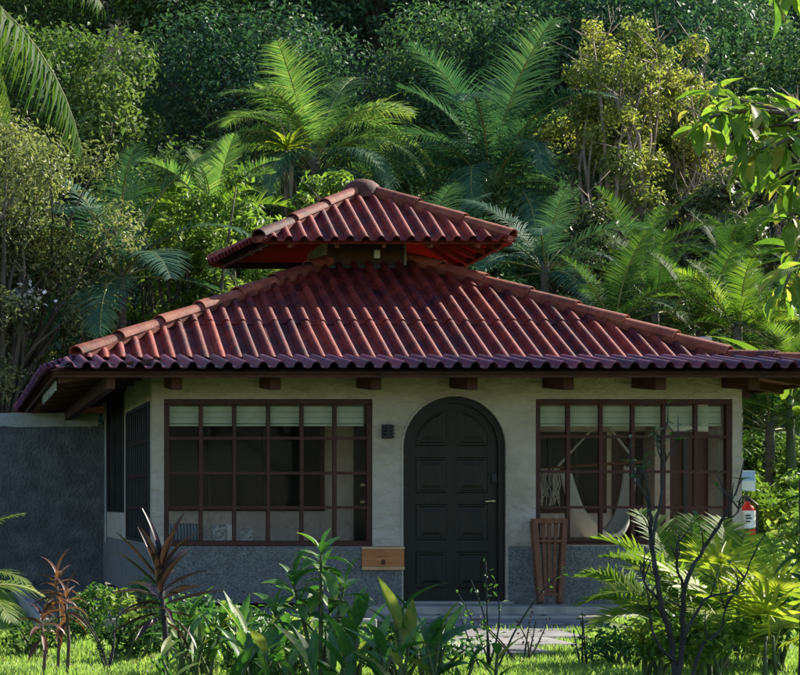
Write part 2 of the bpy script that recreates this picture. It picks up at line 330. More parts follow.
# lawn grass
def grass(n, seed):
    r = np.random.default_rng(seed)
    x = r.uniform(-1.5, 14, n); y = 12.2+(r.uniform(0,1,n)**1.1)*17
    keep = ~((x>.75)&(x<9.75)&(y>17.2)) & ~((x>3.9)&(x<9.72)&(y>18.9)) & ~((x<.8)&(y>26))
    for a, b_, c, d in slabs:
        keep &= ~((x>a+.02)&(x<b_-.02)&(y>c-.01)&(y<d+.01))
    keep |= ((x>3.95)&(x<9.7)&(y>17.2)&(y<19.3)&(x>6.6)&~((x>4.2)&(x<8.25)&(y>18.9)))
    vis = (x*F/y+PX > -120)&(x*F/y+PX < 930)
    keep &= vis
    x, y = x[keep], y[keep]; n = len(x)
    h = r.uniform(.035,.085,n)*(1+.5*np.sin(x*2.1)*np.sin(y*1.7)); wd = r.uniform(.004,.008,n)
    a = r.uniform(0,6.28,n); lean = r.uniform(.1,.7,n)*h; b2 = r.uniform(0,6.28,n)
    z = np.full(n,LAWN-.003)
    dx, dy = np.cos(a)*wd, np.sin(a)*wd; lx, ly = np.cos(b2)*lean, np.sin(b2)*lean
    v = np.stack([np.stack([x-dx,y-dy,z],1), np.stack([x+dx,y+dy,z],1),
                  np.stack([x+lx*.35+dx*.7,y+ly*.35+dy*.7,z+h*.6],1), np.stack([x+lx*.35-dx*.7,y+ly*.35-dy*.7,z+h*.6],1),
                  np.stack([x+lx,y+ly,z+h],1)],1)
    i = 5*np.arange(n)[:,None]
    tint = np.repeat(np.clip(r.normal(.5,.25,n),0,1),5)
    return fast_mesh('grass', v.reshape(-1,3), [i+np.array([0,1,2,3]), i+np.array([3,2,4])], tint=tint, mats=[M['grass']])
struct('grass', grass(420000, 11), 'stuff', 'short sunlit lawn grass around the cottage', 'grass')

r = np.random.default_rng(44); n_ = 420
fx_, fy_ = r.uniform(-.5,9.5,n_), r.uniform(12.5,19.2,n_)
FALLEN = (np.stack([fx_,fy_,np.where((fy_>18.92)&(fx_>4.25)&(fx_<8.2),-.066,LAWN+.05)],1), r)

# ------------------------------------------------------------------ cottage
cot = root('cottage', (5.29, 20, 0), 'cream stucco cottage with red clay tile roof and arched green door', 'cottage')

def holed_wall(x0, x1, z0, z1, holes, axis='y', p0=0, p1=.18):
    """vertical wall; holes: (a,b,c,d) rectangles or (a,b,c,spring,'arch'); axis: normal direction; p0..p1: thickness span"""
    mb = MB(); br = {x0, x1}
    for h in holes:
        br |= {h[0], h[1]}
        if len(h) == 5:
            for k in range(1,24): br.add(h[0]+(h[1]-h[0])*(.5-.5*math.cos(math.pi*k/24)))
    br = sorted(br)
    def top(h, x):
        if len(h) == 4: return h[3]
        r = (h[1]-h[0])/2; c = (h[0]+h[1])/2
        return h[3]+math.sqrt(max(r*r-(x-c)**2,0))
    def cell(a, b, za0, za1, zb0, zb1):
        vs = [(a,p0,za0),(b,p0,zb0),(b,p1,zb0),(a,p1,za0),(a,p0,za1),(b,p0,zb1),(b,p1,zb1),(a,p1,za1)]
        if axis == 'x': vs = [(q[1],q[0],q[2]) for q in vs]
        mb.add(vs, [(0,3,2,1),(4,5,6,7),(0,1,5,4),(1,2,6,5),(2,3,7,6),(3,0,4,7)])
    for a, b in zip(br[:-1], br[1:]):
        mid = (a+b)/2; hs = sorted([h for h in holes if h[0] < mid < h[1]], key=lambda h: h[2])
        za = zb = z0
        for h in hs:
            if h[2] > za+1e-6: cell(a, b, za, h[2], zb, h[2])
            za, zb = top(h,a), top(h,b)
        cell(a, b, za, z1, zb, z1)
    return mb
WL = (2.265, 4.493, .612, 2.182); WR = ((535.8+48)*20/F, (732.6+48)*20/F, .650, 2.182)
DX0, DX1, DSP = 4.829, 5.908, 1.664
WTOP = 2.56
part('front_wall', holed_wall(XL, XR, 0, WTOP, [WL, WR, (DX0-.012, DX1+.012, 0, DSP, 'arch')], 'y', YW, YW+.18).mesh('front_wall', M['stucco']), cot)
SWY = (20.22, 22.74)
part('side_wall', holed_wall(YW+.183, YB, 0, WTOP, [(SWY[0],SWY[1],.63,2.17),(23.25,26.05,.955,2.5)], 'x', XL+.003, XL+.18).mesh('side_wall', M['stucco']), cot)
part('side_wall', holed_wall(YW+.183, YB, 0, WTOP, [(20.45,22.0,.75,2.16)], 'x', XR-.18, XR-.003).mesh('side_wall', M['stucco']), cot)
part('back_wall', MB().box(XL+.185, XR-.185, YB-.18, YB-.003, 0, WTOP).mesh('back_wall', M['stucco']), cot)
part('porch_floor', MB().box(XL+.19, XR-.19, YW+.19, YB-.2, .002, .06).mesh('porch_floor', M['concrete']), cot)
# base course of pebbledash, a little proud of the stucco
DZ = .612
for a, b in ((XL-.012, DX0-.03), (DX1+.03, XR+.012)):
    part('base_course', MB().box(a, b, YW-.022, YW-.002, 0, DZ).mesh('base_course', M['dado'], bevel=.004), cot)
part('base_course', MB().box(XL-.022, XL, YW+.003, YB, 0, DZ).mesh('base_course', M['dado'], bevel=.004), cot)
# thin raised edge around the arch
pts = [(DX0-.02, 0.0)]+[(5.3685-(.5395+.02)*math.cos(math.pi*k/24), DSP+(.5395+.02)*math.sin(math.pi*k/24)) for k in range(25)]+[(DX1+.02, 0.0)]
mb = MB()
for (x0,z0),(x1,z1) in zip(pts[:-1],pts[1:]): mb.beam((x0,YW-.004,z0),(x1,YW-.004,z1),.022,.014, up=Vector((0,1,0)))
part('arch_trim', mb.mesh('arch_trim', M['stucco']), cot)

# --- windows of small panes
def lattice_window(rect, vb, hb, y):
    x0,x1,z0,z1 = rect; fw = .055
    mb = MB()
    mb.box(x0+.002,x1-.002,y,y+.09,z1-fw,z1-.002).box(x0+.002,x1-.002,y,y+.09,z0+.002,z0+fw)
    mb.box(x0+.002,x0+fw,y,y+.09,z0+fw,z1-fw).box(x1-fw,x1-.002,y,y+.09,z0+fw,z1-fw)
    wd = part('window', mb.mesh('window_frame', M['brown'], bevel=.004), cot)
    part('sill', MB().box(x0-.02,x1+.02,y-.035,y+.1,z0-.022,z0+.0005).mesh('sill', M['brown'], bevel=.004), wd)
    xe = [x0+fw]+vb+[x1-fw]; ze = [z0+fw]+sorted(hb)+[z1-fw]
    for v in vb: part('glazing_bar', MB().box(v-.02,v+.02,y+.012,y+.07,z0+fw,z1-fw).mesh('bar', M['brown'], bevel=.004), wd)
    for h in hb: part('glazing_bar', MB().box(x0+fw,x1-fw,y+.016,y+.064,h-.015,h+.015).mesh('bar', M['brown']), wd)
    for i in range(len(xe)-1):
        for j in range(len(ze)-1):
            part('pane', MB().box(xe[i],xe[i+1],y+.038,y+.042,ze[j],ze[j+1]).mesh('pane', M['glass']), wd)
    bl = MB()
    for k in range(3): bl.box(x0+.07,x1-.07,y+.11-.004*k,y+.125-.004*k,z1-.07-.062*(k+1),z1-.072-.062*k)
    bl.box(x0+.07,x1-.07,y+.095,y+.12,z1-.285,z1-.262)
    part('blind', bl.mesh('blind', M['blind'], bevel=.004), wd)
    return wd
fx = lambda px, Y=20: (px-PX)*Y/F
fz = lambda py, Y=20: EYE+(HY-py)*Y/F
lattice_window(WL, [fx(q) for q in (201.5,235,269,302.5,335.6)], [fz(q) for q in (438,473,507.5)], YW+.02)
lattice_window(WR, [fx(q) for q in (569.4,602.2,634.2,665.2,697.2)], [fz(q) for q in (436.5,471.6,507.3)], YW+.02)
# side window with iron grille
gw = part('window', MB().box(XL-.03,XL+.06,SWY[0]+.002,SWY[0]+.04,.632,2.168).box(XL-.03,XL+.06,SWY[1]-.04,SWY[1]-.002,.632,2.168)
     .box(XL-.03,XL+.06,SWY[0]+.04,SWY[1]-.04,2.13,2.168).box(XL-.03,XL+.06,SWY[0]+.04,SWY[1]-.04,.632,.67).mesh('grille_frame', M['black']), cot, label='black iron grille window in the side wall')
for k in range(9):
    yy = SWY[0]+.04+(SWY[1]-SWY[0]-.08)*(k+1)/10
    part('grille_bar', MB().tube([(XL+.01,yy,.67),(XL+.01,yy,2.13)],.011,6).mesh('grille_bar', M['black']), gw)
for zz in (1.02,1.38,1.76):
    part('grille_bar', MB().box(XL-.012,XL-.003,SWY[0]+.04,SWY[1]-.04,zz-.012,zz+.012).mesh('grille_rail', M['brown']), gw)
part('pane', MB().box(XL+.05,XL+.056,SWY[0]+.04,SWY[1]-.04,.67,2.13).mesh('pane', M['glass']), gw)
# tall dark glazed strip further back
gd = part('window', MB().box(XL+.04,XL+.07,23.252,26.048,.957,2.498).mesh('dark_window', M['darkglass']), cot, label='dark glazed strip at the rear of the side wall')
for yy, wd_, mt in ((23.26,.10,'darkpanel'),(24.1,.07,'darkpanel'),(25.0,.07,'darkpanel'),(25.95,.10,'darkpanel')):
    part('post', MB().box(XL-.02,XL+.035,yy,yy+wd_,.957,2.498).mesh('post', M[mt]), gd)
part('downpipe', MB().tube([(XL-.06,25.3,.55),(XL-.06,25.3,2.45)],.016,8).mesh('downpipe', M['capwash']), cot)

# --- arched door
YD = YW+.075; CX = (DX0+DX1)/2; RO = (DX1-DX0)/2
def arch_poly(x0, x1, z0, sp, n=24):
    r = (x1-x0)/2; c = (x0+x1)/2
    return [(x0,z0)]+[(c-r*math.cos(math.pi*k/n), sp+r*math.sin(math.pi*k/n)) for k in range(n+1)]+[(x1,z0)]
door = part('door', MB().prism(arch_poly(DX0, DX1, .02, DSP), YD, YD+.05).mesh('door_leaf', M['door']), cot, label='dark green arched door with eight panels')
fo, fi = arch_poly(DX0-.008, DX1+.008, .0, DSP), arch_poly(DX0+.062, DX1-.062, .0, DSP)
mb = MB()
for i in range(len(fo)-1):
    (a0,a1),(b0,b1),(c0,c1),(d0,d1) = fo[i],fo[i+1],fi[i+1],fi[i]
    y0, y1 = YD-.038, YD-.002
    mb.add([(a0,y0,a1),(b0,y0,b1),(c0,y0,c1),(d0,y0,d1),(a0,y1,a1),(b0,y1,b1),(c0,y1,c1),(d0,y1,d1)],[(0,1,2,3),(7,6,5,4),(0,4,5,1),(3,2,6,7)])
part('door_frame', mb.mesh('door_frame', M['door']), door)
def panel_poly(x0,x1,z0,z1,left=None):
    if left is None: return [(x0,z0),(x1,z0),(x1,z1),(x0,z1)]
    r = RO-.135; pts = []
    for k in range(13):
        x = x0+(x1-x0)*k/12; z = DSP+math.sqrt(max(r*r-(x-CX)**2, 0)); pts.append((x, min(z, z1)))
    return [(x0,z0),(x1,z0)]+pts[::-1]
def inset(poly, d):
    cx_ = sum(p[0] for p in poly)/len(poly); cz_ = sum(p[1] for p in poly)/len(poly)
    xs_ = [p[0] for p in poly]; zs_ = [p[1] for p in poly]; wx, wz = max(xs_)-min(xs_), max(zs_)-min(zs_)
    return [(cx_+(x-cx_)*(1-2*d/wx), cz_+(z-cz_)*(1-2*d/wz)) for x,z in poly]
def door_panel(poly):
    mb = MB(); rings = [(0,-.0015),(.010,-.010),(.024,-.010),(.036,-.003),(.055,-.003),(.085,-.011)]
    n = len(poly); vs = []
    for d, dy in rings: vs += [(x,YD+dy,z) for x,z in (inset(poly,d) if d else poly)]
    fs = [(i*n+k, i*n+(k+1)%n, (i+1)*n+(k+1)%n, (i+1)*n+k) for i in range(len(rings)-1) for k in range(n)]
    fs.append(tuple((len(rings)-1)*n+k for k in range(n)))
    return mb.add(vs, fs).mesh('door_panel', M['door'])
for ci, (a, b) in enumerate(((417.4,448.5),(458,489.6))):
    for (t_, bt) in ((457,493),(504,540.4),(552,588.5)):
        part('door_panel', door_panel(panel_poly(fx(a),fx(b),fz(bt),fz(t_))), door)
    part('door_panel', door_panel(panel_poly(fx(a),fx(b),fz(446),fz(408),left=ci==0)), door)
mb = MB(); hx, hz = fx(496), fz(501)
mb.tube([(hx,YD-.002,hz),(hx,YD-.012,hz)],.026,14).tube([(hx,YD-.012,hz),(hx,YD-.05,hz),(hx-.02,YD-.056,hz),(hx-.11,YD-.056,hz-.006)],[.012,.012,.011,.009],8)
part('handle', mb.mesh('handle', M['brass'], smooth=True), door)
part('lock', MB().box(fx(493.2),fx(498.6),YD-.03,YD-.002,fz(482.5),fz(473)).mesh('lock', M['black'], bevel=.006), door)
part('threshold', MB().box(DX0-.05, DX1+.05, YW-.16, YW+.1, .001, .022).mesh('threshold', M['capwash'], bevel=.005), door)

# --- inner wall of the porch with its window and doors
YI = 22.35
gx = lambda px: fx(px, YI); gz = lambda py: fz(py, YI)
iw = (gx(150), gx(324), gz(511), gz(420)); idr = (gx(353.5), gx(353.5)+.86, .06, gz(424))
iw2 = (gx(520), gx(606), gz(513), gz(432)); idr2 = (gx(612), gx(712), .06, gz(432))
part('inner_wall', holed_wall(XL+.185, XR-.185, .06, WTOP+.5, [iw, idr, iw2, idr2], 'y', YI, YI+.15).mesh('inner_wall', M['inner']), cot)
def simple_opening(rect, fw, mat, back, mull=0, name='window'):
    x0,x1,z0,z1 = rect; mb = MB()
    mb.box(x0,x1,YI-.03,YI+.08,z1-fw,z1).box(x0,x1,YI-.03,YI+.08,z0,z0+fw).box(x0,x0+fw,YI-.03,YI+.08,z0+fw,z1-fw).box(x1-fw,x1,YI-.03,YI+.08,z0+fw,z1-fw)
    o = part(name, mb.mesh('frame', M[mat]), cot)
    part('pane', MB().box(x0+fw,x1-fw,YI+.03,YI+.04,z0+fw,z1-fw).mesh('pane', M[back]), o)
    for k in range(mull):
        x = x0+fw+(x1-x0-2*fw)*(k+1)/(mull+1); part('mullion', MB().box(x-.02,x+.02,YI-.01,YI+.028,z0+fw,z1-fw).mesh('mullion', M['darkpanel']), o)
    return o
simple_opening(iw, .045, 'brown', 'darkglass', 2); simple_opening(iw2, .045, 'brown', 'darkglass', 2)
d1 = simple_opening(idr, .05, 'darkpanel', 'darkpanel', 0, 'door')
for zz in (gz(485), gz(502)): part('handle', MB().tube([(idr[0]+.09,YI-.035,zz),(idr[0]+.09,YI-.075,zz)],[.018,.028],10).mesh('knob', M['brass'], smooth=True), d1)
d2 = simple_opening(idr2, .05, 'brown', 'brown', 3, 'door')
for xx in (gx(655), gx(722)): part('white_jamb', MB().box(xx-.03,xx+.03,YI-.06,YI-.032,.06,gz(427)).mesh('jamb', M['blind']), cot)
part('white_jamb', MB().box(gx(610),gx(718),YI-.055,YI-.031,gz(431),gz(425)).mesh('jamb', M['blind']), cot)
part('porch_ceiling', MB().box(XL+.19, XR-.19, YW+.19, YB-.2, WTOP-.03, WTOP).mesh('porch_ceiling', M['soffit']), cot)

# ------------------------------------------------------------------ roofs
PITCH = .178
def tile_mesh(L, lift=.022, h=.060, mat='tile'):
    """one S-shaped clay tile: a flat pan and a round cover"""
    prof = [(0,.006),(.22,.0),(.44,.003),(.475,h*.36),(.54,h*.72),(.63,h*.95),(.73,h*1.03),(.83,h*.95),(.92,h*.72),(.985,h*.36),(1.02,.003)]
    mb = MB(); n = len(prof); th = .013; vs = []
    for y in (0, L):
        for z0 in (0, -th):
            for x, z in prof: vs.append((x*PITCH, y, z+z0+lift*(1-y/L)))
    fs = []
    for i in range(n-1):
        fs += [(i,i+1,2*n+i+1,2*n+i), (n+i+1,n+i,3*n+i,3*n+i+1), (i+1,i,n+i,n+i+1)]
    fs += [(0,2*n,3*n,n),(n-1,2*n-1,4*n-1,3*n-1)]
    mb.add(vs, fs); me = mb.mesh('roof_tile', M[mat], fix=False)
    me.polygons.foreach_set('use_smooth', [True]*len(me.polygons))
    me.set_sharp_from_angle(angle=R(45)); return me
def face_axes(A, B, C):
    u = (B-A).normalized(); n = u.cross(C-A).normalized()
    if n.z < 0: n = -n
    return u, n.cross(u), n
def clip_tile(me, ox, oy, poly):
    b = bmesh.new(); b.from_mesh(me); bmesh.ops.translate(b, verts=b.verts, vec=(ox,oy,0))
    k = len(poly)
    for i in range(k):
        p, q = poly[i], poly[(i+1)%k]; d = q-p
        if d.length < 1e-6: continue
        nrm = Vector((d.y,-d.x,0)).normalized()
        bmesh.ops.bisect_plane(b, geom=list(b.verts)+list(b.edges)+list(b.faces), plane_co=(p.x,p.y,0), plane_no=nrm, clear_outer=True)
    if len(b.faces) == 0: b.free(); return None
    bmesh.ops.translate(b, verts=b.verts, vec=(-ox,-oy,0))
    m2 = bpy.data.meshes.new('cut_tile'); b.to_mesh(m2); b.free(); m2.materials.append(me.materials[0]) if not m2.materials else None
    return m2
def tiled_face(parent, corners, L, single=True, seed=0, eave_over=.05, u0=0.0, lift=.022, mat='tile'):
    """corners: eave A, eave B, then the rest counter-clockwise seen from above the slope"""
    A, B = corners[0], corners[1]; u, v, n = face_axes(A, B, corners[2])
    poly = [Vector(((c-A).dot(u), (c-A).dot(v))) for c in corners]
    grow = [Vector((poly[0].x, -eave_over)), Vector((poly[1].x, -eave_over))]+poly[2:] if eave_over else poly
    rg = random.Random(seed); me = tile_mesh(L+.05, lift, mat=mat); out = MB()
    umin, umax = min(p.x for p in poly), max(p.x for p in poly); vmax = max(p.y for p in poly)
    rows = int(math.ceil((vmax+eave_over)/L))
    def inside(x, y):
        for i in range(len(grow)):
            p, q = grow[i], grow[(i+1)%len(grow)]
            if (q-p).cross(Vector((x,y))-p) < -1e-4: return False
        return True
    for r in range(rows):
        y = -eave_over+r*L
        c = int(math.floor(umin/PITCH))-1
        while c*PITCH+u0 < umax+PITCH:
            x = c*PITCH+u0; c += 1
            pts = [(x,y),(x+PITCH*1.03,y),(x,y+L+.05),(x+PITCH*1.03,y+L+.05)]
            ins = [inside(*p) for p in pts]
            full = all(ins)
            if not full:
                mm_ = clip_tile(me, x, y, grow)
                if mm_ is None: continue
            else: mm_ = me
            jig = rg.uniform(-.011,.011)
            W = Matrix.Translation(A+u*x+v*(y+rg.uniform(-.012,.012) if r else y+rg.uniform(-.01,.006))+n*(.003*r+rg.uniform(0,.006)))@Matrix((( u.x,v.x,n.x,0),(u.y,v.y,n.y,0),(u.z,v.z,n.z,0),(0,0,0,1)))@Matrix.Rotation(jig,4,'Z')
            if single: part('roof_tile', mm_, parent, W)
            else: out.add([W@vv.co for vv in mm_.vertices], [tuple(p.vertices) for p in mm_.polygons])
    if not single:
        m2 = out.mesh('roof_tiles', M[mat], fix=False); part('roof_tiles', m2, parent, kind='stuff')
def hip_line(parent, a, b, L=.62, r0=.108, r1=.085, name='hip_tile', seed=0):
    a, b = Vector(a), Vector(b); d = (b-a); D = d.length; d.normalize(); n = max(1, round(D/L)); s = D/n
    me = MB(); k = 8; vs = []
    for y, r in ((0,r0),(s+.06,r1)):
        for rr in (r, r-.016):
            for i in range(k+1):
                t_ = math.pi*(i/k); vs.append((-rr*math.cos(t_)*1.0, y, rr*math.sin(t_)*.86))
    q = k+1; fs = []
    for i in range(k): fs += [(i+1,i,2*q+i,2*q+i+1),(q+i,q+i+1,3*q+i+1,3*q+i),(i,i+1,q+i+1,q+i)]
    fs += [(0,q,3*q,2*q),(q-1,3*q-1,4*q-1,2*q-1)]
    me = me.add(vs, fs).mesh(name, M['ridge'], smooth=True); me.set_sharp_from_angle(angle=R(45))
    x = d.cross(Vector((0,0,1))).normalized(); z = x.cross(d); rg = random.Random(seed)
    for i in range(n):
        o = a+d*(s*i)+z*(.006+.0*i)
        W = Matrix.Translation(o)@Matrix(((x.x,d.x,z.x,0),(x.y,d.y,z.y,0),(x.z,d.z,z.z,0),(0,0,0,1)))@Matrix.Rotation(rg.uniform(-.02,.02),4,'Z')@Matrix.Rotation(-.025,4,'X')
        part(name, me, parent, W)
    # bedding mortar under the hip tiles
    mb = MB(); mb.beam(a-z*.03, b-z*.03, .17, .07); return mb

AX = Vector((5.14, 23.1, 4.234-.045))
zb = 2.642-.045
FL, FR = Vector((1.325,20,zb)), Vector((8.296,20,zb)); BR, BL = Vector((8.296,26.2,zb)), Vector((1.325,26.2,zb))
ze = 2.455-.03
EFL, EFR = Vector((.99,18.92,ze)), Vector((9.38,18.92,ze)); EBR, EBL = Vector((9.38,27.25,ze)), Vector((.99,27.25,ze))
dn = Vector((0,0,-.03))
mb = MB()
for f in ((FL,FR,AX),(FR,BR,AX),(BR,BL,AX),(BL,FL,AX),(EFL,EFR,FR,FL),(EFR,EBR,BR,FR),(EBR,EBL,BL,BR),(EBL,EFL,FL,BL)):
    m_ = len(f); top_ = [p+dn*.6 for p in f]; bot_ = [p+dn*1.6 for p in f]
    mb.add(top_+bot_, [tuple(range(m_)), tuple(range(2*m_-1,m_-1,-1))])
main_roof = part('main_roof', mb.mesh('roof_deck', M['soffit'], fix=False), cot, label='wide lower roof of red barrel tiles')
tiled_face(main_roof, [FL,FR,AX], 1.07, True, 1, eave_over=.07, lift=.012)
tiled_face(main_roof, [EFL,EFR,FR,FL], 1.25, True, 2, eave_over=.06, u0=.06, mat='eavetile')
for i, fc in enumerate(([BL,FL,AX],[FR,BR,AX],[BR,BL,AX])): tiled_face(main_roof, fc, 1.07, False, 3+i, eave_over=.07, lift=.012)
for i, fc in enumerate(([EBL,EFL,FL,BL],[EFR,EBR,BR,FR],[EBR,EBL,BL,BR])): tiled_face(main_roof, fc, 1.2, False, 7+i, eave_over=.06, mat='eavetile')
mort = MB(); up = Vector((0,0,.055))
for i, (c, e) in enumerate(((FL,EFL),(FR,EFR),(BR,EBR),(BL,EBL))):
    top_ = AX+up+(c-AX)*.10
    q = hip_line(main_roof, c+up*1.1, top_, .62, seed=i); mort.add(q.v, q.f)
    if i: q = hip_line(main_roof, e+up*.8, c+up*.8, .6, .10, .085, seed=9+i); mort.add(q.v, q.f)
part('mortar', mort.mesh('mortar', M['ridge']), main_roof)
# rafter tails along the front, eave boards, rafters under the left eave
for px in (165,260,357,450,543,632,722):
    x = fx(px)+.045
    vs = [(x-.055,YW-.003,2.30),(x+.055,YW-.003,2.30),(x+.05,YW-.003,2.52),(x-.05,YW-.003,2.52),(x-.055,19.30,2.235),(x+.055,19.30,2.235),(x+.055,19.30,2.43),(x-.055,19.30,2.43)]
    part('rafter_tail', MB().add(vs,[(0,1,2,3),(7,6,5,4),(0,4,5,1),(1,5,6,2),(2,6,7,3),(3,7,4,0)]).mesh('rafter_tail', M['beam'], bevel=.005), main_roof)
part('eave_board', MB().box(1.02,9.36,18.97,19.0,2.343,2.405).mesh('eave_board', M['beam']), main_roof)
part('eave_board', MB().box(1.03,1.06,19.02,27.1,2.343,2.405).mesh('eave_board', M['beam']), main_roof)
part('eave_board', MB().box(9.32,9.35,19.02,27.1,2.343,2.405).mesh('eave_board', M['beam']), main_roof)
for k in range(9):
    yy = 19.15+k*.9
    for x0, x1 in ((1.08,XL-.025),(9.30,XR+.025)):
        part('rafter', MB().beam((x0,yy,2.345),(x1,yy,2.50),.07,.11).mesh('rafter', M['beam']), main_roof)
part('wall_plate', MB().beam((1.62,19.1,2.30),(1.62,27.0,2.30),.09,.13).mesh('wall_plate', M['beam']), main_roof)
for k in range(7): part('eave_stud', MB().box(1.065,1.09,19.5+k*.42,19.54+k*.42,2.24,2.34).mesh('stud', M['capwash']), main_roof)

# lantern between the roofs
lan = part('lantern', MB().box(4.49,5.487,22.6,23.65,3.4,4.22).mesh('lantern', M['stucco']), cot)
part('lantern_panel', MB().box(4.53,5.45,22.55,22.597,3.6,4.20).mesh('lantern_panel', M['beam'], bevel=.008), lan)
part('lantern_panel', MB().box(4.53,5.45,22.50,22.548,3.6,3.935).mesh('lantern_panel', M['darkpanel'], bevel=.006), lan)
part('lantern_light', MB().box(5.08,5.15,22.515,22.549,4.02,4.12).mesh('lantern_light', M['white'], bevel=.004), lan)
# upper roof
UA = Vector((5.10,23.2,4.93)); uz = 4.135
UFL, UFR, UBR, UBL = Vector((3.60,21.8,uz)), Vector((6.49,21.8,uz)), Vector((6.6,24.4,uz+.02)), Vector((3.38,24.2,uz+.03))
mb = MB()
for f in ((UFL,UFR,UA),(UFR,UBR,UA),(UBR,UBL,UA),(UBL,UFL,UA)):
    top_ = [p+dn*.6 for p in f]; bot_ = [p+dn*1.4 for p in f]; mb.add(top_+bot_, [(0,1,2),(5,4,3)])
upper = part('upper_roof', mb.mesh('upper_deck', M['clayglow'], fix=False), cot, label='small upper pyramid roof of red barrel tiles')
tiled_face(upper, [UFL,UFR,UA], 1.75, True, 21, eave_over=.07)
for i, fc in enumerate(([UBL,UFL,UA],[UFR,UBR,UA],[UBR,UBL,UA])): tiled_face(upper, fc, 1.75, False, 22+i, eave_over=.07)
mort = MB()
for i, c in enumerate((UFL,UFR,UBR,UBL)):
    q = hip_line(upper, c+up*.9+(c-UA)*.02, UA+up+(c-UA)*.08, .66, .104, .085, seed=30+i); mort.add(q.v, q.f)
part('mortar', mort.mesh('mortar', M['ridge']), upper)
mb = MB(); prf = [(.27,-.16),(.26,-.07),(.215,.015),(.14,.07),(.06,.093),(0.001,.096)]; vs=[]; fs=[]
for r_, z_ in prf:
    for k in range(16): vs.append((UA.x-.02+r_*math.cos(k*math.pi/8)*(.92+.08*math.sin(k*1.7)), UA.y+r_*math.sin(k*math.pi/8), UA.z+.06+z_))
for i in range(len(prf)-1):
    for k in range(16): fs.append((i*16+k, i*16+(k+1)%16, (i+1)*16+(k+1)%16, (i+1)*16+k))
part('ridge_cap', mb.add(vs,fs).mesh('ridge_cap', M['cap'], smooth=True), upper)
ua = UA+Vector((0,0,-.09))
for (p, q, n_) in ((UFL,UFR,5),(UFR,UBR,5),(UBL,UFL,5)):
    for k in range(n_):
        e = p.lerp(q,(k+.5)/n_)+Vector((0,0,-.085)); e2 = e.lerp(ua,.5)
        part('rafter', MB().beam(e.lerp(ua,.04), e2, .045, .06).mesh('rafter', M['soffit']), upper)
for (p, q) in ((UFR,UBR),(UBL,UFL)):
    a_, b_ = p.lerp(ua,.05), q.lerp(ua,.05)
    part('eave_board', MB().beam(a_+Vector((0,0,-.055)), b_+Vector((0,0,-.055)), .03, .10).mesh('eave_board', M['beam']), upper)
a_, b_ = UBL.lerp(ua,.06), UBR.lerp(ua,.06)
part('eave_board', MB().beam(a_+Vector((0,0,-.06)), b_+Vector((0,0,-.06)), .03, .09).mesh('eave_board', M['beam']), upper)

# ------------------------------------------------------------------ yard wall on the left
YY = 26.15
yw = root('yard_wall', (-3, YY, LAWN), 'dark rough cement yard wall with pale cap left of cottage', 'wall')
part('wall', MB().box(-9, XL-.001, YY, YY+.2, LAWN-.2, fz(425.5,YY)).mesh('yard_wall', M['yardwall']), yw)
mb = MB(); x = -9
rg = random.Random(2)
xsn = [-9+i*.12 for i in range(int((XL-.03+9)/.12)+1)]
top = [(x_, fz(413,YY)+rg.uniform(-.004,.004)) for x_ in xsn]; bot = [(x_, fz(426.5,YY)+rg.uniform(-.012,.012)) for x_ in xsn]
part('wall_cap', MB().prism(bot+top[::-1], YY-.012, YY+.212).mesh('wall_cap', M['capwash']), yw)

# ------------------------------------------------------------------ things on and around the house
lp = root('wall_lamp', (fx(387), YW, fz(432)), 'small black louvred wall lamp left of the arched door', 'lamp')
x0, x1, z0, z1 = fx(381.6), fx(392.6), fz(438.5), fz(424.5)
part('back_plate', MB().box(x0,x1,YW-.03,YW-.002,z0,z1).mesh('plate', M['black']), lp)
for k in range(4):
    zz = z0+(z1-z0)*(k+.5)/4; part('louvre', MB().box(x0-.004,x1+.004,YW-.085,YW-.031,zz-.009,zz+.006).mesh('louvre', M['black']), lp)
part('bulb_tube', MB().tube([((x0+x1)/2,YW-.055,z0+.01),((x0+x1)/2,YW-.055,z1-.01)],.018,8).mesh('tube', M['darkpanel']), lp)

sg = root('wooden_plaque', (fx(382), YW-.02, fz(570)), 'orange varnished wooden name plaque on the wall below left window', 'plaque')
x0, x1, z0, z1 = fx(361), fx(403), fz(569.5), fz(547)
part('board', MB().box(x0,x1,YW-.055,YW-.024,z0,z1).mesh('board', M['sign'], bevel=.004), sg)
part('rail', MB().box(x0-.004,x1+.004,YW-.068,YW-.0555,z1-.024,z1+.004).mesh('rail', M['signrail'], bevel=.004), sg)
part('rail', MB().box(x0-.004,x1+.004,YW-.068,YW-.0555,z0-.004,z0+.03).mesh('rail', M['signrail'], bevel=.004), sg)
mb = MB(); xx = fx(376)
for k, ww in enumerate((.016,.006,.014,.014,.012)):
    mb.box(xx,xx+ww*.35,YW-.0575,YW-.0555,fz(557.4),fz(555.6)); mb.box(xx+ww*.35,xx+ww,YW-.0575,YW-.0555,fz(557.4),fz(557.0)) if k%2 else mb.box(xx+ww*.35,xx+ww,YW-.0575,YW-.0555,fz(556.0),fz(555.6)); xx += ww+.011
part('lettering', mb.mesh('lettering', M['ink']), sg)
cx_, r_ = fx(382), .022
part('emblem', MB().prism([(cx_-r_,fz(564.6)),(cx_+r_,fz(564.6))]+[(cx_+r_*math.cos(math.pi*k/8)*1.0,fz(561.3)+r_*math.sin(math.pi*k/8)) for k in range(9)],YW-.058,YW-.0555).mesh('emblem', M['ink']), sg)

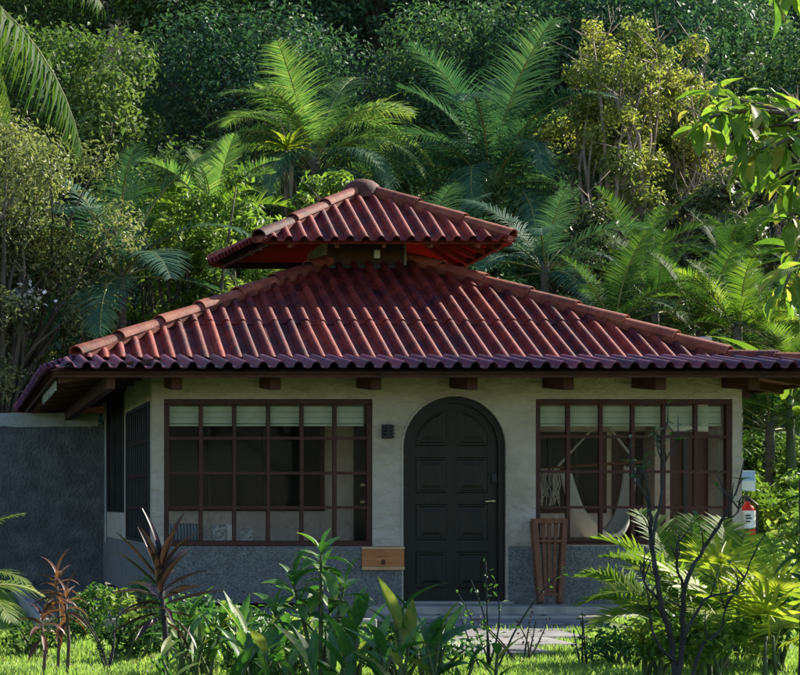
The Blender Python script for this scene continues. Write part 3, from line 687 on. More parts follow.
# tall slatted wooden stand leaning under the right window
ch = root('slatted_stand', (fx(549,19.6), 19.65, 0), 'tall tapered slatted wooden stand against the wall right of the door', 'stand')
def ppt(px, py, Y): q = P(px,py,Y); return q
def board(p, q, wd_, dp, name='slat', mat='teak'):
    part(name, MB().beam(p, q, wd_, dp, up=Vector((0,-1,0))).mesh(name, M[mat], bevel=.005), ch)
yb_, yt_ = 19.62, 19.84
board(ppt(540.5,603.0,yb_), ppt(533.5,520,yt_), 0.060, .10, 'side_board'); board(ppt(559.5,603.0,yb_), ppt(564,520,yt_), .05, .10, 'side_board')
for a, b in ((545.5,543),(549.5,549.3),(554,556)): board(ppt(a,594,yb_+.02), ppt(b,521,yt_), .042, .025)
part('rail', MB().beam(ppt(541,594.5,yb_+.02), ppt(559,594.5,yb_+.02), .035, .05, up=Vector((0,-1,0))).mesh('rail', M['teak'], bevel=.004), ch)
part('rail', MB().beam(ppt(532,521,yt_), ppt(566,521,yt_), .05, .10, up=Vector((0,-1,0))).mesh('rail', M['teak'], bevel=.004), ch)
part('rail', MB().beam(ppt(535,541,yt_-.07), ppt(563,541,yt_-.07), .03, .04, up=Vector((0,-1,0))).mesh('rail', M['teak'], bevel=.004), ch)

# hammock chair in the porch
YH = 21.15
hm = root('hammock_chair', P(600,545,YH), 'white hammock chair hanging from a spreader bar behind right window', 'hammock')
hook, bl_, br_ = P(602,418,YH), P(556,468.5,YH), P(636,462,YH)
part('spreader_bar', MB().tube([bl_-Vector((.1,0,-.005)), br_+Vector((.08,0,.005))],.017,8).mesh('bar', M['teak']), hm)
part('rope', MB().tube([bl_, hook],.013,6).mesh('rope', M['rope']), hm); part('rope', MB().tube([hook, br_],.013,6).mesh('rope', M['rope']), hm)
V=[]; nu, nv = 40, 14; rg = random.Random(9)
ctrl = [(560,472),(566,497),(573,519),(587,538),(602,548),(617,540),(628,520),(634,490),(636,466)]
def cr(pts, t_):
    t_ = min(max(t_,0),.9999)*(len(pts)-1); i = int(t_); f = t_-i
    p0,p1,p2,p3 = [Vector(pts[min(max(i+k,0),len(pts)-1)]) for k in (-1,0,1,2)]
    return .5*((2*p1)+(p2-p0)*f+(2*p0-5*p1+4*p2-p3)*f*f+(3*p1-p0-3*p2+p3)*f**3)
for i in range(nu+1):
    t_ = i/nu; c = cr(ctrl,t_); spread = .05+.30*math.sin(math.pi*t_)**1.2
    for j in range(nv+1):
        s_ = j/nv*2-1; q = P(c.x,c.y,YH)
        V.append(q+Vector((0,0,0))+Vector(((.5-t_)*abs(s_)**2*.22, s_*spread+.015*math.sin(j*2.4+t_*5), .16*abs(s_)**2*math.sin(math.pi*t_)+.012*math.cos(j*2.9+t_*9))))
fs=[(i*(nv+1)+j,(i+1)*(nv+1)+j,(i+1)*(nv+1)+j+1,i*(nv+1)+j+1) for i in range(nu) for j in range(nv)]
fab = part('fabric', MB().add(V,fs).mesh('fabric', M['cotton'], smooth=True), hm)
md = fab.modifiers.new('thick','SOLIDIFY'); md.thickness=.008
mb = MB()
for k in range(26):
    a_ = bl_+Vector((-.16+.008*k+rg.uniform(-.01,.01), rg.uniform(-.06,.06), 0)); mb.tube([a_, a_+Vector((rg.uniform(-.05,.05),0,-.18)), a_+Vector((rg.uniform(-.1,.06),0,-rg.uniform(.3,.46)))],.006,4)
part('fringe', mb.mesh('fringe', M['rope']), hm)

# bench, cushion and towels behind the left window
bn = root('porch_bench', (3.0,20.65,.06), 'plain wooden porch bench behind the left window', 'bench')
part('seat', MB().box(2.4,4.3,20.42,20.86,.585,.625).mesh('seat', M['teak'], bevel=.005), bn)
for x_ in (2.46,4.24):
    for y_ in (20.46,20.82): part('leg', MB().box(x_-.03,x_+.03,y_-.03,y_+.03,.062,.584).mesh('leg', M['teak']), bn)
def pillow(px0,px1,py0,py1,Y,th,mat,name,label,cat):
    a_, b_ = P(px0,py1,Y), P(px1,py0,Y); W_, H_ = b_.x-a_.x, b_.z-a_.z; V=[]; n1,n2 = 14,10
    for sgn in (-1,1):
        for j in range(n2+1):
            for i in range(n1+1):
                u_, v_ = i/n1*2-1, j/n2*2-1; bul = ((1-u_**4)*(1-v_**4))**.5
                V.append((a_.x+W_*(u_*.5*(1-.05*v_*v_)+.5), Y+sgn*th*bul+.006*math.sin(i*2.2), .626+H_*(v_*.5*(1-.06*u_*u_)+.5)+.004*math.sin(i*1.9+j)))
    q=(n1+1)*(n2+1); fs=[]
    for j in range(n2):
        for i in range(n1):
            k_=j*(n1+1)+i; fs += [(k_,k_+1,k_+n1+2,k_+n1+1),(q+k_+n1+1,q+k_+n1+2,q+k_+1,q+k_)]
    me = MB().add(V,fs).mesh(name, M[mat], smooth=True)
    o = bpy.data.objects.new(name, me); col.objects.link(o); o['label']=label; o['category']=cat; return o
pillow(169,203,523,543,20.62,.07,'stripe','cushion','blue grey striped cushion on the porch bench','cushion')
pillow(211,227,524,543,20.60,.06,'towel','rolled_towel','white rolled towel beside the striped cushion','towel')
pillow(226,237,523,543,20.58,.05,'cotton','rolled_towel','bright white narrow towel between two greyer rolls','towel')
pillow(239,255,528,543,20.60,.06,'towel','rolled_towel','low grey rolled towel rightmost on the porch bench','towel')

# fire extinguisher by the right corner
fe = root('fire_extinguisher', (8.545,20.12,.40), 'red fire extinguisher with white label on the right corner of wall', 'extinguisher')
ex, ey = 8.548, 20.12
mb = MB(); prf=[(.001,.62),(.075,.62),(.082,.64),(.082,.98),(.07,1.03),(.03,1.06),(.028,1.09)]; vs=[];fs=[]
for r_,z_ in prf:
    for k in range(18): vs.append((ex+r_*math.cos(k*math.pi/9),ey+r_*math.sin(k*math.pi/9),z_))
for i in range(len(prf)-1):
    for k in range(18): fs.append((i*18+k,i*18+(k+1)%18,(i+1)*18+(k+1)%18,(i+1)*18+k))
body = part('body', mb.add(vs,fs).mesh('body', M['red'], smooth=True), fe)
mb = MB(); vs=[];fs=[]
for z_ in (.80,.99):
    for k in range(15): a_=math.pi*(1+.02+k*.96/14); vs.append((ex+.0845*math.cos(a_),ey+.0845*math.sin(a_),z_))
for k in range(14): fs.append((k,k+1,15+k+1,15+k))
part('label', mb.add(vs,fs).mesh('label', M['white'], smooth=True), fe)
mb = MB()
for z_,wd_ in ((.93,.05),(.90,.06),(.865,.045)): mb.box(ex-.05,ex-.05+wd_,ey-.0875,ey-.08,z_,z_+.016)
part('print', mb.mesh('print', M['black']), fe)
part('valve', MB().box(ex-.03,ex+.03,ey-.02,ey+.02,1.09,1.13).box(ex-.09,ex+.02,ey-.014,ey+.014,1.131,1.15).mesh('valve', M['black'], bevel=.004), fe)
part('hose', MB().tube([(ex+.03,ey,1.11),(ex+.1,ey-.02,1.05),(ex+.105,ey-.02,.85),(ex+.095,ey-.02,.75)],.012,8).mesh('hose', M['black']), fe)
part('bracket', MB().box(XR+.0,ex-.084,ey-.02,ey+.02,.84,.87).mesh('bracket', M['black']), fe)
ns = root('notice_sign', (8.54,20.05,1.2), 'small pale blue and white notice above the fire extinguisher', 'sign')
part('panel', MB().box(XR+.004,XR+.17,20.06,20.075,1.2,1.42).mesh('panel', M['white']), ns)
part('blue_band', MB().box(XR+.012,XR+.162,20.054,20.0595,1.31,1.41).mesh('band', M['blue']), ns)
part('bracket', MB().box(XR-.002,XR+.10,20.076,20.1,1.28,1.32).mesh('bracket', M['black']), ns)
#VEG#
# ------------------------------------------------------------------ vegetation generators
def unit(a): return a/np.maximum(np.linalg.norm(a, axis=-1, keepdims=True), 1e-9)
def leaf_arrays(c, nrm, size, r, aspect=.42, droop=.25):
    """pointed folded leaves at c facing nrm -> verts (n,5,3); each leaf: base, left, right, tip, mid"""
    n = len(c); rnd = unit(r.normal(size=(n,3)))
    nrm = unit(nrm); d = unit(np.cross(nrm, rnd)); d[:,2] -= droop; d = unit(d); s = unit(np.cross(d, nrm)); nn = np.cross(s, d)
    L = size[:,None]; W = L*aspect
    base = c-d*L*.5; mid = c-nn*L*.06
    return np.stack([base, c-s*W*.5+nn*L*.05-d*L*.05, c+s*W*.5+nn*L*.05-d*L*.05, c+d*L*.5-nn*L*.10, mid], 1)
LEAF_F = np.array([(0,4,1),(1,4,3),(0,2,4),(2,3,4)])
def leaf_mesh(name, V, tint, mat, extra=None):
    n = len(V); f = (LEAF_F[None]+5*np.arange(n)[:,None,None]).reshape(-1,3)
    return fast_mesh(name, V.reshape(-1,3), [f], tint=np.repeat(tint,5), mats=[mat])
def crown_points(r, lobes, n, fill=.35):
    """lobes: (centre, radius) ; leaves sit mostly in the outer shell of each lobe"""
    cs = np.array([l[0] for l in lobes]); rs = np.array([l[1] for l in lobes])
    k = r.choice(len(lobes), n, p=(rs**2)/(rs**2).sum())
    d = unit(r.normal(size=(n,3))); d[:,2] = d[:,2]*.75+.15; d = unit(d)
    rad = rs[k]*(1-fill*r.uniform(0,1,n)**1.6)*(1+.10*r.normal(size=n))
    return cs[k]+d*rad[:,None], unit(d*.55+np.array([0,0,.55])+r.normal(size=(n,3))*.45), k
def limb(p, q, r, bend=.15, n=5):
    p, q = Vector(p), Vector(q); d = q-p; out = []
    off = Vector((r.normal(), r.normal(), abs(r.normal())*.6))*d.length*bend
    for i in range(n+1):
        t_ = i/n; out.append(p+d*t_+off*math.sin(math.pi*t_)*.7)
    return out
def tree_meshes(seed, H, crown_r, crown_h, nlobes, nleaves, leaf, mat, lobe_r=(.28,.45), trunk_r=.14, trunk_frac=.45, aspect=.45, bark='bark', lean=0, flat=1, twigs=0, forks=1, fill=.35, shell=True):
    """local meshes (base at the origin): trunk with limbs, crown"""
    r = np.random.default_rng(seed); tz = H*trunk_frac; cz = H-crown_h/2
    lobes = []
    for i in range(nlobes):
        th = i*2.39996+r.uniform(-.4,.4); zz = 1-2*(i+.5)/nlobes; rr = math.sqrt(max(1-zz*zz,0)); q = r.uniform(.55,.85) if shell else r.uniform(0,.9)
        c = np.array([math.cos(th)*rr*crown_r*q+lean, math.sin(th)*rr*crown_r*q, cz+zz*crown_h*.5*q*flat])
        lobes.append((c, crown_r*r.uniform(*lobe_r)))
    V, nr, k = crown_points(r, lobes, nleaves, fill)
    sz = leaf*r.uniform(.65,1.3,nleaves); lt = r.normal(.5,.17,len(lobes))[k]+r.normal(0,.16,nleaves)
    crown = leaf_mesh('crown', leaf_arrays(V, nr, sz, r, aspect), np.clip(lt,0,1), mat)
    mb = MB(); fork = Vector((lean*.5,0,tz))
    mb.tube(limb((0,0,-.3), fork, r, .05, 6), [trunk_r*(1.25-.09*i) for i in range(7)], 8)
    for c, rad in lobes:
        mb.tube(limb(fork*r.uniform(.75,1), c, r, .14), [trunk_r*q for q in (.55,.45,.36,.27,.18,.08)], 5)
        for j in range(2):
            e = c+unit(r.normal(size=3))*rad*.9; mb.tube(limb(c, e, r, .15, 3), [trunk_r*q for q in (.12,.09,.06,.03)], 4)
    for j in range(twigs):
        c, rad = lobes[r.integers(len(lobes))]; e = np.array(c)+np.array([r.normal()*.5, r.normal()*.5, r.uniform(.8,1.6)])*rad
        tp = limb(c, e, r, .12, 4); mb.tube(tp, [.03,.025,.018,.012,.005], 4)
        for q in range(3):
            s_ = tp[2+q%3]; mb.tube([s_, s_+Vector((r.normal()*.25, r.normal()*.25, r.uniform(.1,.5)))], [.012,.004], 3)
    return mb.mesh('trunk', M[bark], smooth=True, fix=False), crown
def put_tree(name, meshes, loc, rot, scale, label, cat, group=None):
    o = root(name, loc, label, cat, group); o.rotation_euler = (0,0,rot); o.scale = scale if hasattr(scale,'__len__') else (scale,)*3
    part('trunk', meshes[0], o, world=False); part('crown', meshes[1], o, world=False); return o

def frond_mesh(seed, L, elev, droop, nl, ll, mat, lw=.05, fwd=.75, hang=.5, vee=.35, power=1.25, start=.12, base_r=.022, segs=3, ragged=.12, curve_side=0.):
    """pinnate palm leaf in local space: midrib leaves the origin along +X at angle elev and bends down by droop"""
    r = np.random.default_rng(seed); K = 24; pts = [np.zeros(3)]; tan = []
    for i in range(K):
        a = elev-droop*((i/K)**power); b_ = curve_side*(i/K)
        tdir = np.array([math.cos(a)*math.cos(b_), math.cos(a)*math.sin(b_), math.sin(a)]); tan.append(tdir); pts.append(pts[-1]+tdir*L/K)
    tan.append(tan[-1]); pts = np.array(pts); tan = np.array(tan)
    V, F4, F3, tint = [], [], [], []
    for i in range(nl*2):
        sgn = 1 if i%2 else -1; t_ = start+(1-start)*((i//2)+r.uniform(-.3,.3)+.5)/nl; t_ = min(max(t_,start),.995)
        f = t_*K; j = min(int(f),K-1); p = pts[j]+(pts[j+1]-pts[j])*(f-j); tg = tan[j]
        side = np.cross(np.array([0,0,1]), tg); side = side/max(np.linalg.norm(side),1e-6); upv = np.cross(tg, side)
        tt = (t_-start)/(1-start); length = ll*(.35+.65*math.sin(math.pi*min(tt*.80+.22,1)))*(1+r.normal()*ragged)
        if tt > .9: length *= 1-.45*(tt-.9)/.1
        d0 = unit(tg*fwd*(.55+.6*tt)+side*sgn+upv*vee*r.uniform(.6,1.3))
        wv = unit(tg-d0*np.dot(tg,d0)); q = p.copy(); d = d0.copy(); n0 = len(V); tv = np.clip(r.normal(.5,.2)+.12*tt,0,1)
        hg = hang*r.uniform(.7,1.35)
        for s_ in range(segs+1):
            wd_ = lw*(1,.95,.7,.3,.1)[s_] if s_ < segs else 0
            if s_ < segs: V += [q-wv*wd_/2, q+wv*wd_/2]; tint += [tv,tv]
            else: V.append(q); tint.append(tv)
            d = unit(d+np.array([0,0,-hg])*(.35+.4*s_)/segs*1.6); q = q+d*length/segs
        for s_ in range(segs-1): F4.append((n0+2*s_, n0+2*s_+1, n0+2*s_+3, n0+2*s_+2))
        F3.append((n0+2*segs-2, n0+2*segs-1, n0+2*segs))
    n1 = len(F4)+len(F3); n0 = len(V); k = 5; FR_ = []
    for i in range(0,K+1,2):
        tg = tan[i]; side = np.cross(np.array([0,0,1]), tg); side /= max(np.linalg.norm(side),1e-6); upv = np.cross(tg, side); rr = base_r*(1-.85*i/K)
        for a in range(k): V.append(pts[i]+(side*math.cos(2*math.pi*a/k)*1.2+upv*math.sin(2*math.pi*a/k))*rr); tint.append(.7)
    for i in range(K//2):
        for a in range(k): FR_.append((n0+i*k+a, n0+i*k+(a+1)%k, n0+(i+1)*k+(a+1)%k, n0+(i+1)*k+a))
    F4a = np.array(F4+FR_) if F4 else np.array(FR_)
    mi = [0]*len(F4)+[1]*len(FR_)+[0]*len(F3)
    return fast_mesh('frond', np.array(V), [F4a, np.array(F3)], tint=tint, mats=[mat, M['rachis']], mat_idx=mi)
def palm_trunk(h, r0, r1, lean=(0,0), rings=True, mat='palmbark'):
    pts, rad = [], []; n = max(6, int(h/.18))
    for i in range(n+1):
        t_ = i/n; pts.append((lean[0]*t_**1.6, lean[1]*t_**1.6, -.3+(h+.3)*t_)); rr = r0+(r1-r0)*t_+(.25*r0*max(0,1-t_*8)); rad.append(rr*(1.06 if rings and i%2 else .97))
    return MB().tube(pts, rad, 10).mesh('trunk', M[mat], smooth=True, fix=False)
def palm(name, base, h, label, cat, fronds, seed, r0=.15, r1=.10, lean=(0,0), group=None, trunk=True, spread=.1, scale=(.85,1.1), azs=None):
    """fronds: list of (mesh, count) from the youngest (upright) to the oldest (hanging)"""
    o = root(name, base, label, cat, group); rg = random.Random(seed)
    if trunk: part('trunk', palm_trunk(h, r0, r1, lean), o, world=False)
    i = 0; top_ = Vector((lean[0], lean[1], h))
    for mesh_, cnt in fronds:
        for c in range(cnt):
            az = (i*2.39996+rg.uniform(-.25,.25)) if azs is None or i >= len(azs) else azs[i]
            i += 1; s_ = rg.uniform(*scale)
            W = Matrix.Translation(top_+Vector((math.cos(az)*spread, math.sin(az)*spread, -.012*i)))@Matrix.Rotation(az,4,'Z')@Matrix.Rotation(rg.uniform(-.1,.1),4,'Y')@Matrix.Rotation(rg.uniform(-.25,.25),4,'X')@Matrix.Diagonal((s_,s_,s_,1))
            part('frond', mesh_, o, W, world=False)
    return o

def blade_mesh(L, W, mat, curl=.5, fold=.2, wave=.02, tip=1.0, seed=0, n=8, petiole=.0, tint=.5, wide_at=.42):
    """one broad leaf along +X, bending down by curl"""
    r = random.Random(seed); V=[]; T=[]; x=z=0; a=0; ph=r.uniform(0,6)
    for i in range(n+1):
        t_ = i/n; ww = W/2*(max(0,math.sin(math.pi*t_**(math.log(.5)/math.log(wide_at))))**.8 if 0<t_<1 else .03)
        for s_ in (-1,-.5,0,.5,1):
            V.append((x, s_*ww, z+abs(s_)*ww*fold*2+wave*W*math.sin(t_*9+ph+s_*2)*abs(s_))); T.append(min(1,max(0,tint+(.12 if s_==0 else 0)+r.uniform(-.05,.05)+(.4 if t_>.93 else .12 if abs(s_)==1 and r.random()<.3 else 0))))
        a = -curl*((i+1)/n)**1.2; x += math.cos(a)*L/n; z += math.sin(a)*L/n
    F_ = [(i*5+j, i*5+j+1, (i+1)*5+j+1, (i+1)*5+j) for i in range(n) for j in range(4)]
    V2 = np.array(V); V2[:,0] += petiole
    fs = [np.array(F_)]; mi = [0]*len(F_)
    if petiole:
        k0 = len(V2); rr = .012*max(L,.2)/.3*.6
        extra = [(0,rr*math.cos(q),rr*math.sin(q)-petiole*.0) for q in (0,2.1,4.2)]+[(petiole+.02,rr*.6*math.cos(q),rr*.6*math.sin(q)) for q in (0,2.1,4.2)]
        V2 = np.vstack([V2, np.array(extra)]); fs[0] = np.vstack([fs[0], np.array([(k0+i,k0+(i+1)%3,k0+3+(i+1)%3,k0+3+i) for i in range(3)])]); T += [.7]*6; mi += [0]*3
    return fast_mesh('leaf', V2, fs, tint=T, mats=[mat], mat_idx=mi, smooth=True)
def leaf_at(o, mesh_, p, az, el, roll=0, s_=1, name='leaf'):
    W = Matrix.Translation(Vector(p))@Matrix.Rotation(az,4,'Z')@Matrix.Rotation(-el,4,'Y')@Matrix.Rotation(roll,4,'X')@Matrix.Diagonal((s_,s_,s_,1))
    return part(name, mesh_, o, W, world=False)
def shrub(name, loc, label, cat, seed, H, rx, nleaf, leaf, mat, stems=5, aspect=.42, group=None, bark='bark', lobes=9, scale=1, droop=.25):
    r = np.random.default_rng(seed); lb = []
    for i in range(lobes):
        a = i*2.4+r.uniform(-.5,.5); q = math.sqrt((i+.5)/lobes)*rx*.75; lb.append((np.array([math.cos(a)*q, math.sin(a)*q, H*r.uniform(.38,.86)]), max(rx,H*.4)*r.uniform(.28,.42)))
    V, nr, k = crown_points(r, lb, nleaf, .75); V[:,2] = np.maximum(V[:,2], .02)
    lt = np.clip(r.normal(.5,.2,lobes)[k]+r.normal(0,.18,nleaf),0,1)
    o = root(name, loc, label, cat, group)
    mb = MB()
    for i in range(lobes): mb.tube(limb((r.normal()*.05,r.normal()*.05,-.08), lb[i][0], r, .12), [.022,.019,.016,.012,.009,.004], 5)
    part('stems', mb.mesh('stems', M[bark], smooth=True, fix=False), o, world=False)
    part('foliage', leaf_mesh('foliage', leaf_arrays(V, nr, leaf*r.uniform(.6,1.3,nleaf), r, aspect, droop), lt, mat), o, world=False)
    return o
gz_ = lambda p: Vector((p.x, p.y, ground_z(p.x, p.y)-.02))

V_, r = FALLEN; n_ = len(V_)
keep = ~((V_[:,0]<4.0)&(V_[:,1]>17.2)); V_ = V_[keep]; n_ = len(V_)
struct('fallen_leaves', leaf_mesh('fallen_leaves', leaf_arrays(V_, np.array([0,0,1.])+r.normal(size=(n_,3))*.25, r.uniform(.04,.11,n_), r, .45, 0), r.uniform(0,1,n_), M['dryleaf']), 'stuff', 'dry brown leaves scattered over the lawn and path', 'leaves')
# ------------------------------------------------------------------ forest on the slope behind
fk = [tree_meshes(100+i, *a) for i, a in enumerate([
    (9.0,3.3,6.0,22,16000,.21,M['forest']), (8.0,3.6,5.0,20,16000,.19,M['forest']), (10.5,3.0,7.5,24,16000,.21,M['forest']),
    (8.5,3.2,5.5,18,15000,.22,M['forest2']), (9.5,3.8,6.0,26,17000,.18,M['forest'])])]
rg = random.Random(77); spots = []
rows = [(38,4.2,.62),(42,4.4,.75),(46.5,4.6,.85),(53,5.2,.95),(61,5.4,1.05),(70,5.8,1.12),(80,6.4,1.2),(92,7.2,1.3)]
for ri, (Y, st, sc_) in enumerate(rows):
    x0, x1 = (0-PX-190)*Y/F, (800-PX+60)*Y/F; x = x0+rg.uniform(0,st)
    while x < x1:
        yy = Y+rg.uniform(-2.2,2.2); xx = x+rg.uniform(-.8,.8); x += st*rg.uniform(.85,1.1); ix = xx*F/yy+PX
        kind = rg.choice([0,1,2,4,0,1,3] if ix >= 330 else [3,0,4,3,1,2])
        where = ('above the feathery olive tree','above the lime trees','above the lime trees','above the left coconut palm','above the right coconut palm','above the yellow tree','above the near branch at right','at the right frame edge')[min(7,max(0,int(ix//110)))]
        if ix < 40: where = 'at the left frame edge'
        depth = 'at the slope foot' if Y < 40 else 'low on the slope' if Y < 44 else 'halfway up the slope' if Y < 50 else 'further up the slope' if Y < 58 else 'high on the slope' if Y < 66 else 'atop the slope'
        spots.append((ix, xx, yy, kind, sc_*rg.uniform(.85,1.15), rg.uniform(.9,1.1), rg.uniform(0,6.28), f"{'yellowish' if kind == 3 else 'dark'} tree {depth} {where}"))
spots.sort(); used = {}
for ix, xx, yy, kind, s_, sz_, rot_, lab in spots:
    tot = sum(1 for q in spots if q[7] == lab); k = used.get(lab, 0); used[lab] = k+1
    if tot > 1: lab = lab+(', leftmost', ', second from left', ', third from left', ', fourth from left', ', fifth from left', ', sixth from left')[min(k,5)]
    put_tree('forest_tree', fk[kind], Vector((xx,yy,ground_z(xx,yy)-.2)), rot_, (s_,s_,s_*sz_), lab, 'tree', 'forest trees on the slope')

# understorey mass at the foot of the slope
def undergrowth(seed, n, x0, x1, y0, y1, h, leaf, mat):
    r = np.random.default_rng(seed); k = 170; c = np.stack([r.uniform(x0,x1,k), r.uniform(y0,y1,k), np.zeros(k)],1)
    hh = h*r.uniform(.5,1.25,k); lb = [(np.array([c[i,0],c[i,1],ground_z(c[i,0],c[i,1])+hh[i]*.45]), hh[i]*.62) for i in range(k)]
    V, nr, kk = crown_points(r, lb, n, .5)
    return leaf_mesh('undergrowth', leaf_arrays(V, nr, leaf*r.uniform(.6,1.3,n), r, .45), np.clip(r.normal(.45,.2,k)[kk]+r.normal(0,.15,n),0,1), mat)
struct('undergrowth', undergrowth(8, 60000, -3, 24, 33, 43, 2.6, .22, M['forest']), 'stuff', 'dark leafy undergrowth at the foot of the wooded slope', 'undergrowth')

# ------------------------------------------------------------------ middle distance
def at(px, Y): x = (px-PX)*Y/F; return Vector((x, Y, ground_z(x, Y)-.05))
# feathery olive tree, far left
put_tree('feathery_tree', tree_meshes(201, 8.3,2.3,6.6,95,42000,.105,M['olive'],(.14,.26),.12,.35,.34,twigs=8,fill=.6,shell=False), at(2,30), .4, (.95,.95,1.06), 'pale olive feathery tree at left edge above the yard wall', 'tree')
put_tree('feathery_tree', tree_meshes(202, 4.6,1.7,3.8,48,16000,.11,M['khaki'],(.13,.26),.10,.35,.36,fill=.6,shell=False), at(38,31.5), 1.7, (.85,.85,1), 'lower grey green tree beside the left eave', 'tree')
# lime tree above the left hip
put_tree('lime_tree', tree_meshes(203, 7.7,1.45,6.4,60,11000,.15,M['lime'],(.13,.27),.10,.35,.40,twigs=10,fill=.7,shell=False), at(205,31), 2.2, 1, 'sunlit lime green bushy tree above the left roof hip', 'tree')
put_tree('lime_tree', tree_meshes(204, 6.3,1.1,4.6,40,6500,.15,M['lime'],(.14,.28),.08,.35,.40,twigs=6,fill=.7,shell=False), at(262,30), .2, 1, 'lower lime green tree just left of the small upper roof', 'tree')
put_tree('lime_tree', tree_meshes(205, 6.6,1.0,3.4,32,5500,.14,M['lime'],(.15,.30),.09,.5,.42,twigs=4,fill=.7,shell=False), at(338,33), 1.2, 1, 'bushy lime green crown just behind the roof cap', 'tree')
put_tree('lime_tree', tree_meshes(215, 6.6,1.0,4.6,34,4400,.14,M['lime'],(.15,.30),.08,.4,.42,twigs=8,fill=.7,shell=False), at(150,33), 1.2, 1, 'slim lime tree with pinkish twigs left of the bushy one', 'tree')
# yellow tree
put_tree('yellow_tree', tree_meshes(206, 8.6,1.5,5.6,64,17000,.115,M['yellow'],(.13,.28),.11,.4,.40,twigs=70,fill=.7,shell=False,bark='twig'), at(612,36), .5, 1, 'yellow leaved tree with bare twigs on top right of the palms', 'tree')
put_tree('yellow_tree', tree_meshes(207, 8.0,1.5,5.0,50,11000,.115,M['yellow'],(.12,.26),.10,.4,.40,twigs=60,fill=.8,shell=False,bark='twig'), at(682,37), 2.5, 1, 'thinner yellowish tree right of the bright yellow one', 'tree')
put_tree('twiggy_tree', tree_meshes(208, 5.8,1.5,3.4,18,7600,.13,M['khaki'],(.16,.30),.08,.4,.40,twigs=40,fill=.8,shell=False,bark='twig'), at(610,33), 1.5, 1, 'grey twiggy tree below the yellow one behind right roof', 'tree')
put_tree('twiggy_tree', tree_meshes(209, 6.4,1.5,4.0,18,7800,.15,M['khaki'],(.16,.30),.08,.4,.40,twigs=30,fill=.8,shell=False,bark='twig'), at(725,34), 3.5, 1, 'grey green twiggy tree behind the near branch at right', 'tree')
put_tree('twiggy_tree', tree_meshes(210, 7.4,1.4,3.6,16,6000,.15,M['khaki'],(.16,.30),.08,.4,.40,twigs=30,fill=.8,shell=False,bark='twig'), at(800,36), 5.5, 1, 'bare topped twiggy tree at the right edge', 'tree')

# coconut palms
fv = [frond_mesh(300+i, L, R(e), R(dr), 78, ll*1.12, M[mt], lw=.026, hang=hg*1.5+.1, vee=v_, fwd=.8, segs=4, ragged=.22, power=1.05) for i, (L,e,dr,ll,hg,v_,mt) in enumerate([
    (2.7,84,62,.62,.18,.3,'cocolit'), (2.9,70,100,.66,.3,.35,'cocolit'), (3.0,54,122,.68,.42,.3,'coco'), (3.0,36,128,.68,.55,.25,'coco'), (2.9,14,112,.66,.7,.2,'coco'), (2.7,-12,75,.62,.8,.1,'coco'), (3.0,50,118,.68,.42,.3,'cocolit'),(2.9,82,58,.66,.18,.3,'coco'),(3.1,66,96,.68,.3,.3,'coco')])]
Y1 = 36
p = at(300,Y1); h1 = fz(158,Y1)-p.z
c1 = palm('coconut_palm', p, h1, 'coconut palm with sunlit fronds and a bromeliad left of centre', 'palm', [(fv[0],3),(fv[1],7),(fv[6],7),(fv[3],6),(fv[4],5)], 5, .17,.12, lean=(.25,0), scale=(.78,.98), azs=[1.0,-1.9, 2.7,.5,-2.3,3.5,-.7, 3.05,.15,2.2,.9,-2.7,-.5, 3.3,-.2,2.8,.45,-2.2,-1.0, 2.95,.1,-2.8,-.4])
p = at(497,Y1+1); h2 = fz(182,Y1+1)-p.z
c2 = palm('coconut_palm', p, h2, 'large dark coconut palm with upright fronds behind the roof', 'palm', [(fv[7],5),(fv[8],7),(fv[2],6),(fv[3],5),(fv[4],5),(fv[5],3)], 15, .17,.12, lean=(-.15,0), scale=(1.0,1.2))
# bromeliad on the left palm
bt = P(288,150,Y1-.9); br = root('bromeliad', bt, 'yellow green bromeliad rosette growing on the palm trunk', 'plant')
bmesh_l = [blade_mesh(.55,.07,M['yellowfan'],curl=.9,fold=.25,seed=i,tint=.4+.2*i) for i in range(3)]
dmesh_l = [blade_mesh(.75,.07,M['dryleaf'],curl=.35,fold=.2,seed=i+9,tint=.3+.2*i) for i in range(3)]
rg = random.Random(6)
for i in range(26): leaf_at(br, bmesh_l[i%3], (0,0,0), i*2.4, rg.uniform(.2,1.3), 0, rg.uniform(.9,1.3))
for i in range(22): leaf_at(br, dmesh_l[i%3], (rg.uniform(-.12,.12),rg.uniform(-.1,.1),-.1-rg.uniform(0,.5)), rg.uniform(0,6.28), -rg.uniform(1.1,1.5), 0, rg.uniform(.8,1.2))
part('flower_spike', MB().tube([(0,0,0),(-.08,0,.35),(-.16,0,.62)],[.015,.012,.004],5).tube([(0,0,.1),(.05,0,.4),(.02,0,.66)],[.012,.01,.004],5).mesh('spike', M['twig']), br, world=False)

